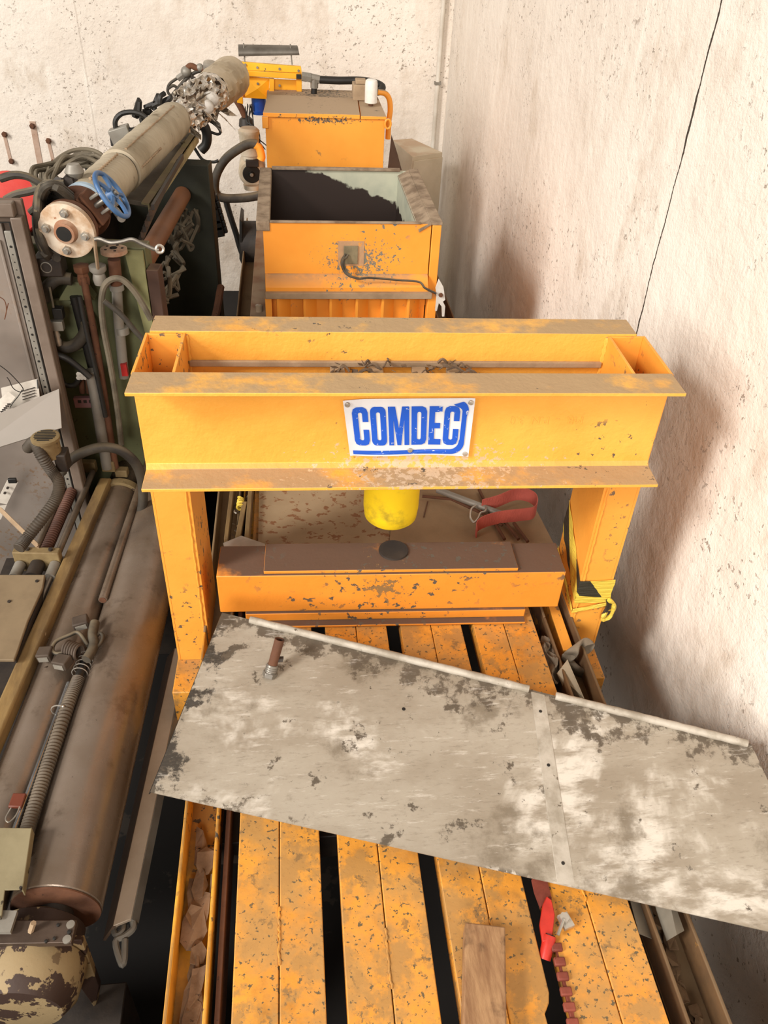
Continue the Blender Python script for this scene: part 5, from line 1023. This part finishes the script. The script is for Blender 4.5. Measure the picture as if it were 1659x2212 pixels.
mb=MB(); mb.prism([at(a,b,z=1.01) for a,b in ((425,1838),(466,1834),(468,1842),(440,1845),(426,1846))],(0,0,.008)); B('wood_chip',mb,bark,None,label='narrow grey-brown stick lying across the left trough',cat='stick')
mb=MB(); mb.tube([(-.252+.012*math.sin(k*.9),.62+.05*k,1.012+.006*(k%2)) for k in range(10)],.006,6,n=3); B('wood_shaving',mb,bark,None,label='long twisted brown shaving in the left trough near the panel edge',cat='shaving')
mb=MB()
for k in range(30):
    y=.45+k*.018+r10.uniform(-.01,.01); x=.852+r10.uniform(-.016,.016); z=1.0+r10.uniform(0,.02); pts=[]
    for j in range(6):
        an=2*math.pi*j/6+k; rr_=r10.uniform(.008,.022); pts.append((min(max(x+math.cos(an)*rr_,.818),.89),y+math.sin(an)*rr_*1.6,z+r10.uniform(-.004,.02)))
    mb.prism(pts,(r10.uniform(-.004,.004),0,.003))
B('leaf_debris',mb,plain('dark_leaf_litter','#6b543c','#4a3826',.9,0,9,bump=.5),None,label='dark curled leaf litter lying in the right trough of the bed',cat='debris',kind='stuff',smooth=0)
# bent offcuts in the right trough under the panel
grey=plain('grey_sheet_offcut','#8e877a','#7b7467',.45,.2,6)
z=1.09
mb=MB(); mb.add([at(1362,1948,z=1.085),at(1405,1958,z=1.02),at(1440,1960,z=1.04),at(1380,2016,z=1.085),at(1432,2036,z=1.02),at(1362,1880,z=1.09),at(1400,1880,z=1.02)],[(0,3,4,1),(5,0,1,6)])
mb.v+= [v-V((0,0,.003)) for v in mb.v[:]]; mb.f+=[tuple(i+7 for i in reversed(f)) for f in mb.f[:]]+[(0,3,10,7),(3,4,11,10),(4,1,8,11),(1,6,13,8),(6,5,12,13),(5,0,7,12)]; mb.mi=[0]*len(mb.f)
B('folded_offcut',mb,grey,None,label='left grey folded sheet offcut sticking out from under the panel over the right trough',cat='offcut',smooth=20)
mb=MB(); q=[at(1418,1965,z=1.07),at(1450,1965,z=1.10),at(1462,1965,z=1.085),at(1478,2010,z=1.085),at(1462,2019,z=1.10),at(1440,2032,z=1.06)]
q2=[at(1400,1880,z=1.07),at(1430,1880,z=1.10),at(1442,1880,z=1.085)]
mb.add(q2+q,[(0,1,4,3),(1,2,5,4),(3,4,7,8),(4,5,6,7)]); n0=len(mb.v); mb.v+=[v-V((0,0,.003)) for v in mb.v[:]]; mb.f+=[tuple(i+n0 for i in reversed(f)) for f in mb.f[:4]]; mb.f+=[(8,7,16,17),(7,6,15,16),(3,8,17,12),(0,3,12,9),(2,5,14,11),(5,6,15,14)]; mb.mi=[0]*len(mb.f)
B('folded_offcut',mb,grey,None,label='right ridged grey sheet offcut with a bright edge, nearest the right wall under the panel',cat='offcut',smooth=20)
# rag, card and board behind the panel on the right
ragm=plain('dusty_grey_rag','#7f7363','#5f5548',.95,0,7,bump=.5,bs=60)
def rag(name,cx,cy,z,sx,sy,h,label,seed,ring=False):
    c=at(cx,cy,z=z); rr=random.Random(seed); ph=[rr.uniform(0,6) for _ in range(6)]
    def f(u,v):
        if ring:
            a=u*5.0+.4; b=v*2*math.pi; R_=sx; r_=sy*(1+.25*math.sin(5*u*3+ph[0])*1)
            return c+V((math.cos(a)*(R_+r_*math.cos(b)*.7),.02*math.sin(a*2)+math.sin(a)*(R_*.5+r_*.4*math.cos(b)),h*.9+math.sin(a)*R_+r_*math.sin(b)*(.7+.3*math.sin(6*v+ph[1]))))
        x=(u-.5)*2; y=(v-.5)*2; return c+V((x*sx+.01*math.sin(7*y+ph[0]),y*sy+.01*math.sin(6*x+ph[1]),h*(1-.6*(x*x+y*y)*.7)+.012*math.sin(9*u+ph[2])*math.cos(11*v+ph[3])+.006*math.sin(23*u+17*v)))
    mb=MB(); mb.sheet(f,26,18,.0025); return B(name,mb,ragm,None,label=label,cat='rag')
rag('dusty_rag',1246,1436,1.02,.040,.026,.045,'dusty grey rag draped in an arch at the foot of the right press leg',3,True)
rag('dusty_rag',1180,1440,1.02,.03,.09,.06,'crumpled grey-brown cloth stuffed beside the fourth slat, left of the pale folded card',5)
A,Bq,C_,D=at(1203,1455,z=1.07),at(1226,1425,z=1.10),at(1262,1508,z=1.06),at(1228,1508,z=1.02)
mb=MB(); mb.slab([A,D,C_,Bq],.004); mb.slab([Bq,C_,C_+V((.012,0,-.05)),Bq+V((.012,0,-.05))],.003); B('folded_card',mb,plain('pale_khaki_card','#a0937c','#897c67',.7),None,label='pale folded card tucked between the right press leg and the fourth slat',cat='card')
mb=MB(PM); mb.box(.55,.585,-.02,.42,.93,1.06); B('inner_side_plate',mb,M['leg'],press,bev=.002)
mb=MB(PM); mb.box(.50,.60,.40,.41,.93,1.14); B('rear_plate',mb,M['leg'],press,bev=.002)
# ---------------------------------------------------------------- barrier tape round the right leg
tm_=NT('barrier_tape'); x,y,z=tm_.xyz(); s=tm_.math('FRACT',tm_.math('MULTIPLY',tm_.math('ADD',tm_.math('ADD',x,tm_.math('MULTIPLY',y,-1.0)),tm_.math('ADD',tm_.math('MULTIPLY',z,.75),.075)),6.2))
a=tm_.mix(tm_.math('GREATER_THAN',s,.55),lin('#dcbf4c'),lin('#37352c')); tm_.bump(tm_.noise(14,5,off=sd(),stretch=(1,1,9)),.6,.01); tm_=tm_.out(a,.45)
ylt=NT('yellow_tape_side'); ylt.bump(ylt.noise(14,5,off=sd(),stretch=(1,1,9)),.6,.01); ylt=ylt.out(lin('#dcbf4c'),.45)
tape=empty('barrier_tape',PM@V((.66,.10,1.1)),'yellow and black striped barrier tape wound round the right press leg','tape')
def pl2(px,py,ly):  # point on the plane local y=ly of the press frame
    O=PM@V((0,ly,0)); nn=(PM.to_3x3()@V((0,1,0))); r=ray(px,py); return CAM+r*((O-CAM).dot(nn)/r.dot(nn))
e_=.004
f1,f2,f3,f4=pl2(1246,1256,.108-e_),pl2(1321,1256,.108-e_),pl2(1310,1290,.108-e_),pl2(1238,1291,.108-e_)
def zof(p): return (PM.inverted()@p).z
za,zb_=zof(f1),zof(f4)
def band(x0,x1,ya,yb,za0,za1,zb0,zb1,mat,nm='tape_band'):
    mb=MB(PM); mb.sheet(lambda u,v:V((x0+(x1-x0)*u,ya+(yb-ya)*u,(za0+(zb0-za0)*u)*(1-v)+(za1+(zb1-za1)*u)*v))+V((.0015*math.sin(u*19+v*7),-.002*abs(math.sin(v*9+u*3)),0)),14,8,.0012); return B(nm,mb,mat,tape)
xl,xr=.604-e_,.715+e_; yf,yb_=.108-e_,.344
band(xl,xr,yf,yf,za,zb_,za+.005,zb_-.005,tm_)
band(xl,xr,yf-.003,yf-.003,zb_+.012,zb_-.022,zb_,zb_-.018,ylt)
band(xl,xl,yf,yb_,za,zb_-.02,za+.15,zb_+.10,tm_)
band(xl-.002,xl-.002,yf,yb_,zb_-.05,zb_-.065,zb_+.02,zb_-.0,ylt)
band(xl,xr,yf-.002,yf-.002,zb_-.05,zb_-.068,zb_-.02,zb_-.035,ylt)
mb=MB(); c=pl2(1312,1290,.10)
mb.sheet(lambda u,v:c+V((.006+.022*math.sin(u*3.1)+.004*math.sin(u*9),-.01-.012*v*math.cos(u*5),-.055*math.sin(u*1.65)*(1 if u<.9 else .97)-.0+ .004*v)),20,4,.001); B('loose_end',mb,ylt,tape)
mb=MB(); mb.tube([c+V((.0,-.012,0)),c+V((.022,-.014,-.02)),c+V((.024,-.014,-.07)),c+V((.006,-.014,-.092)),c+V((-.004,-.014,-.08)),c+V((.004,-.014,-.055))],.007,6,n=6,rf=lambda t,i:1+.2*math.sin(i)); B('loose_end',mb,ylt,tape)
mb=MB(); mb.tube([c+V((.0,-.010,-.004)),c+V((.006,-.011,-.03)),c+V((-.002,-.011,-.07))],.007,6,n=5); B('loose_end',mb,M['darksteel'],tape)
# ---------------------------------------------------------------- on the bed between press and bin
rs=NT('rust_flecked_sheet'); a=rs.mix(rs.ramp(rs.noise(4,5,off=sd()),.35,.7),lin('#9a8568'),lin('#8a7458')); a=rs.mix(rs.ramp(rs.noise(38,4,.6,off=sd(),stretch=(.7,1,1)),.56,.60),a,lin('#7a5336')); rs=rs.out(a,.75)
A,Bq,C_,D=at(558,1178,z=1.118),at(548,1060,z=1.118),at(905,1062,z=1.118),at(880,1178,z=1.118)
A.y=2.10; D.y=2.10; Bq.y=3.3; C_.y=3.3; Bq.x=A.x-.01; C_.x=.62; D.x=.62
mb=MB(); mb.slab([A,D,C_,Bq],.006); B('rusty_sheet',mb,rs,None,label='flat brown rust-flecked steel sheet on the bed behind the support beam',cat='sheet')
mb=MB(); mb.slab([V((.30,2.10,1.123)),V((.93,2.12,1.120)),V((.88,2.8,1.122)),V((.50,3.2,1.125))],.004); B('dusty_sheet',mb,plain('dust_brown_sheet','#92795c','#816a4f',.85,0,4,spots='#9c8a6e',spotscale=5,bump=.3),None,label='plain dusty brown sheet overlapping the rust-flecked one, under the red strap',cat='sheet')
mb=MB(); mb.tube([at(912,1072,z=1.14),at(975,1078,z=1.14),at(1040,1108,z=1.14),at(1085,1135,z=1.14)],.006,8); B('rusty_rod',mb,M['rust'],None,label='bent rusty rod pointing from the ram cylinder to the red strap',cat='rod')
for k,(a,b,c,d) in enumerate(((1035,1058,1060,1110),(1085,1120,1120,1165),(1060,1115,1090,1165),(1110,1130,1140,1170))):
    mb=MB(); P,Q=at(a,b,z=1.135),at(c,d,z=1.135); mb.tube([P,Q],.0065,8); B('rusty_bar',mb,M['rust'],None,label=('short rusty bar farthest back, crossing behind the red strap','rusty bar passing right under the lower run of the red strap','rusty bar leftmost of those below the red strap','rusty bar rightmost of those below the red strap')[k],cat='bar')
mb=MB(); P,Q=at(945,1058,z=1.16),at(1095,1115,z=1.16); mb.tube([P,Q],.013,10); B('grey_tube',mb,M['galv'],None,label='long grey tube lying aslant behind the red strap and hook',cat='tube')
mb=MB(); mb.obox(at(920,1100,z=1.126),(.3,1,0),(-1,.3,0),(0,0,1),.10,.004,.003); B('thin_stick',mb,M['rust'],None,label='thin dark stick just right of the ram cylinder',cat='stick')
strap=empty('red_strap',at(1090,1110,z=1.13),'faded red webbing strap looped beside a wire hook, behind the support beam','strap')
rb_=NT('red_webbing'); a=rb_.mix(rb_.ramp(rb_.noise(8,4,off=sd()),.35,.7),lin('#b0574a'),lin('#96493f')); rb_.bump(rb_.noise(60,2,off=sd(),stretch=(3,.3,1)),.5,.004); rb_=rb_.out(a,.8)
pts=[(1030,1158),(1030,1140),(1045,1128),(1080,1118),(1130,1112),(1152,1108),(1160,1095),(1155,1078),(1135,1068),(1110,1068),(1075,1082),(1040,1092)]
zs=[1.13,1.15,1.165,1.17,1.175,1.18,1.18,1.18,1.18,1.18,1.175,1.17]
C=catmull([at(a,b,z=z_) for (a,b),z_ in zip(pts,zs)],6)
def stf(u,v):
    i=min(int(u*(len(C)-1)),len(C)-1); return C[i]+V((0,.004*(v-.5),.055*(v-.5)))
mb=MB(); mb.sheet(stf,len(C)-1,3,.003); B('webbing',mb,rb_,strap)
mb=MB(); mb.tube([at(a,b,z=1.17) for a,b in ((1028,1092),(1018,1100),(1016,1118),(1024,1128),(1032,1120),(1038,1108),(1048,1104),(1050,1096))],.004,8,n=6); B('wire_hook',mb,M['bright'],strap)
mb=MB(); mb.prism([V((-.235,2.02,1.21)),V((-.10,2.04,1.205)),V((-.12,2.12,1.21)),V((-.20,2.16,1.215)),V((-.26,2.13,1.21))],(0,0,.006)); B('torn_paper',mb,paper,None,label='torn white paper-faced board jammed between left press leg and support beam',cat='paper')
# slatted strips and packaging left of the rusty sheet
for k,(a,b,c,d,w_) in enumerate(((503,1062,490,1172,.014),(523,1130,515,1172,.018),(541,1080,534,1172,.016))):
    P,Q=at(a,b,z=1.13),at(c,d,z=1.13); Q=Q+(Q-P)*.05; P=P-(Q-P)*.8; mb=MB(); mb.obox((P+Q)/2,(P-Q),V((1,0,0)),V((0,0,1)),(P-Q).length,w_,.06); B('narrow_plank',mb,barm,None,label=('leftmost','middle','rightmost')[k]+' of the three narrow flaking strips beside the rust-flecked sheet',cat='strip',group='narrow strips behind the support beam',bev=.002)
pk=plain('crumpled_packaging','#9a8468','#6f5a42',.8,0,20,spots='#d8d0c4',spotscale=18,spotlo=.6,bump=.5)
mb=MB()
for k in range(26):
    p=at(r10.uniform(508,536),r10.uniform(1075,1170),z=1.09); q1=V((r10.uniform(-.02,.02),r10.uniform(-.03,.03),r10.uniform(0,.03))); q2=V((r10.uniform(-.02,.02),r10.uniform(-.03,.03),r10.uniform(-.01,.02))); mb.slab([p,p+q1,p+q1+q2,p+q2],.0015)
B('packaging_scraps',mb,pk,None,label='scraps of torn packaging crammed between the narrow strips behind the press',cat='rubbish',kind='stuff',smooth=0)
mb=MB(); q=at(520,1078,z=1.15)
for k in range(6): mb.torus(q+V((0,-.01*k,0)),(RND.uniform(-1,1),1,RND.uniform(-.4,.4)),.012,.0035,14,5)
B('yellow_twine',mb,ylt,None,label='small knot of yellow and black cord on the strips behind the press',cat='cord')
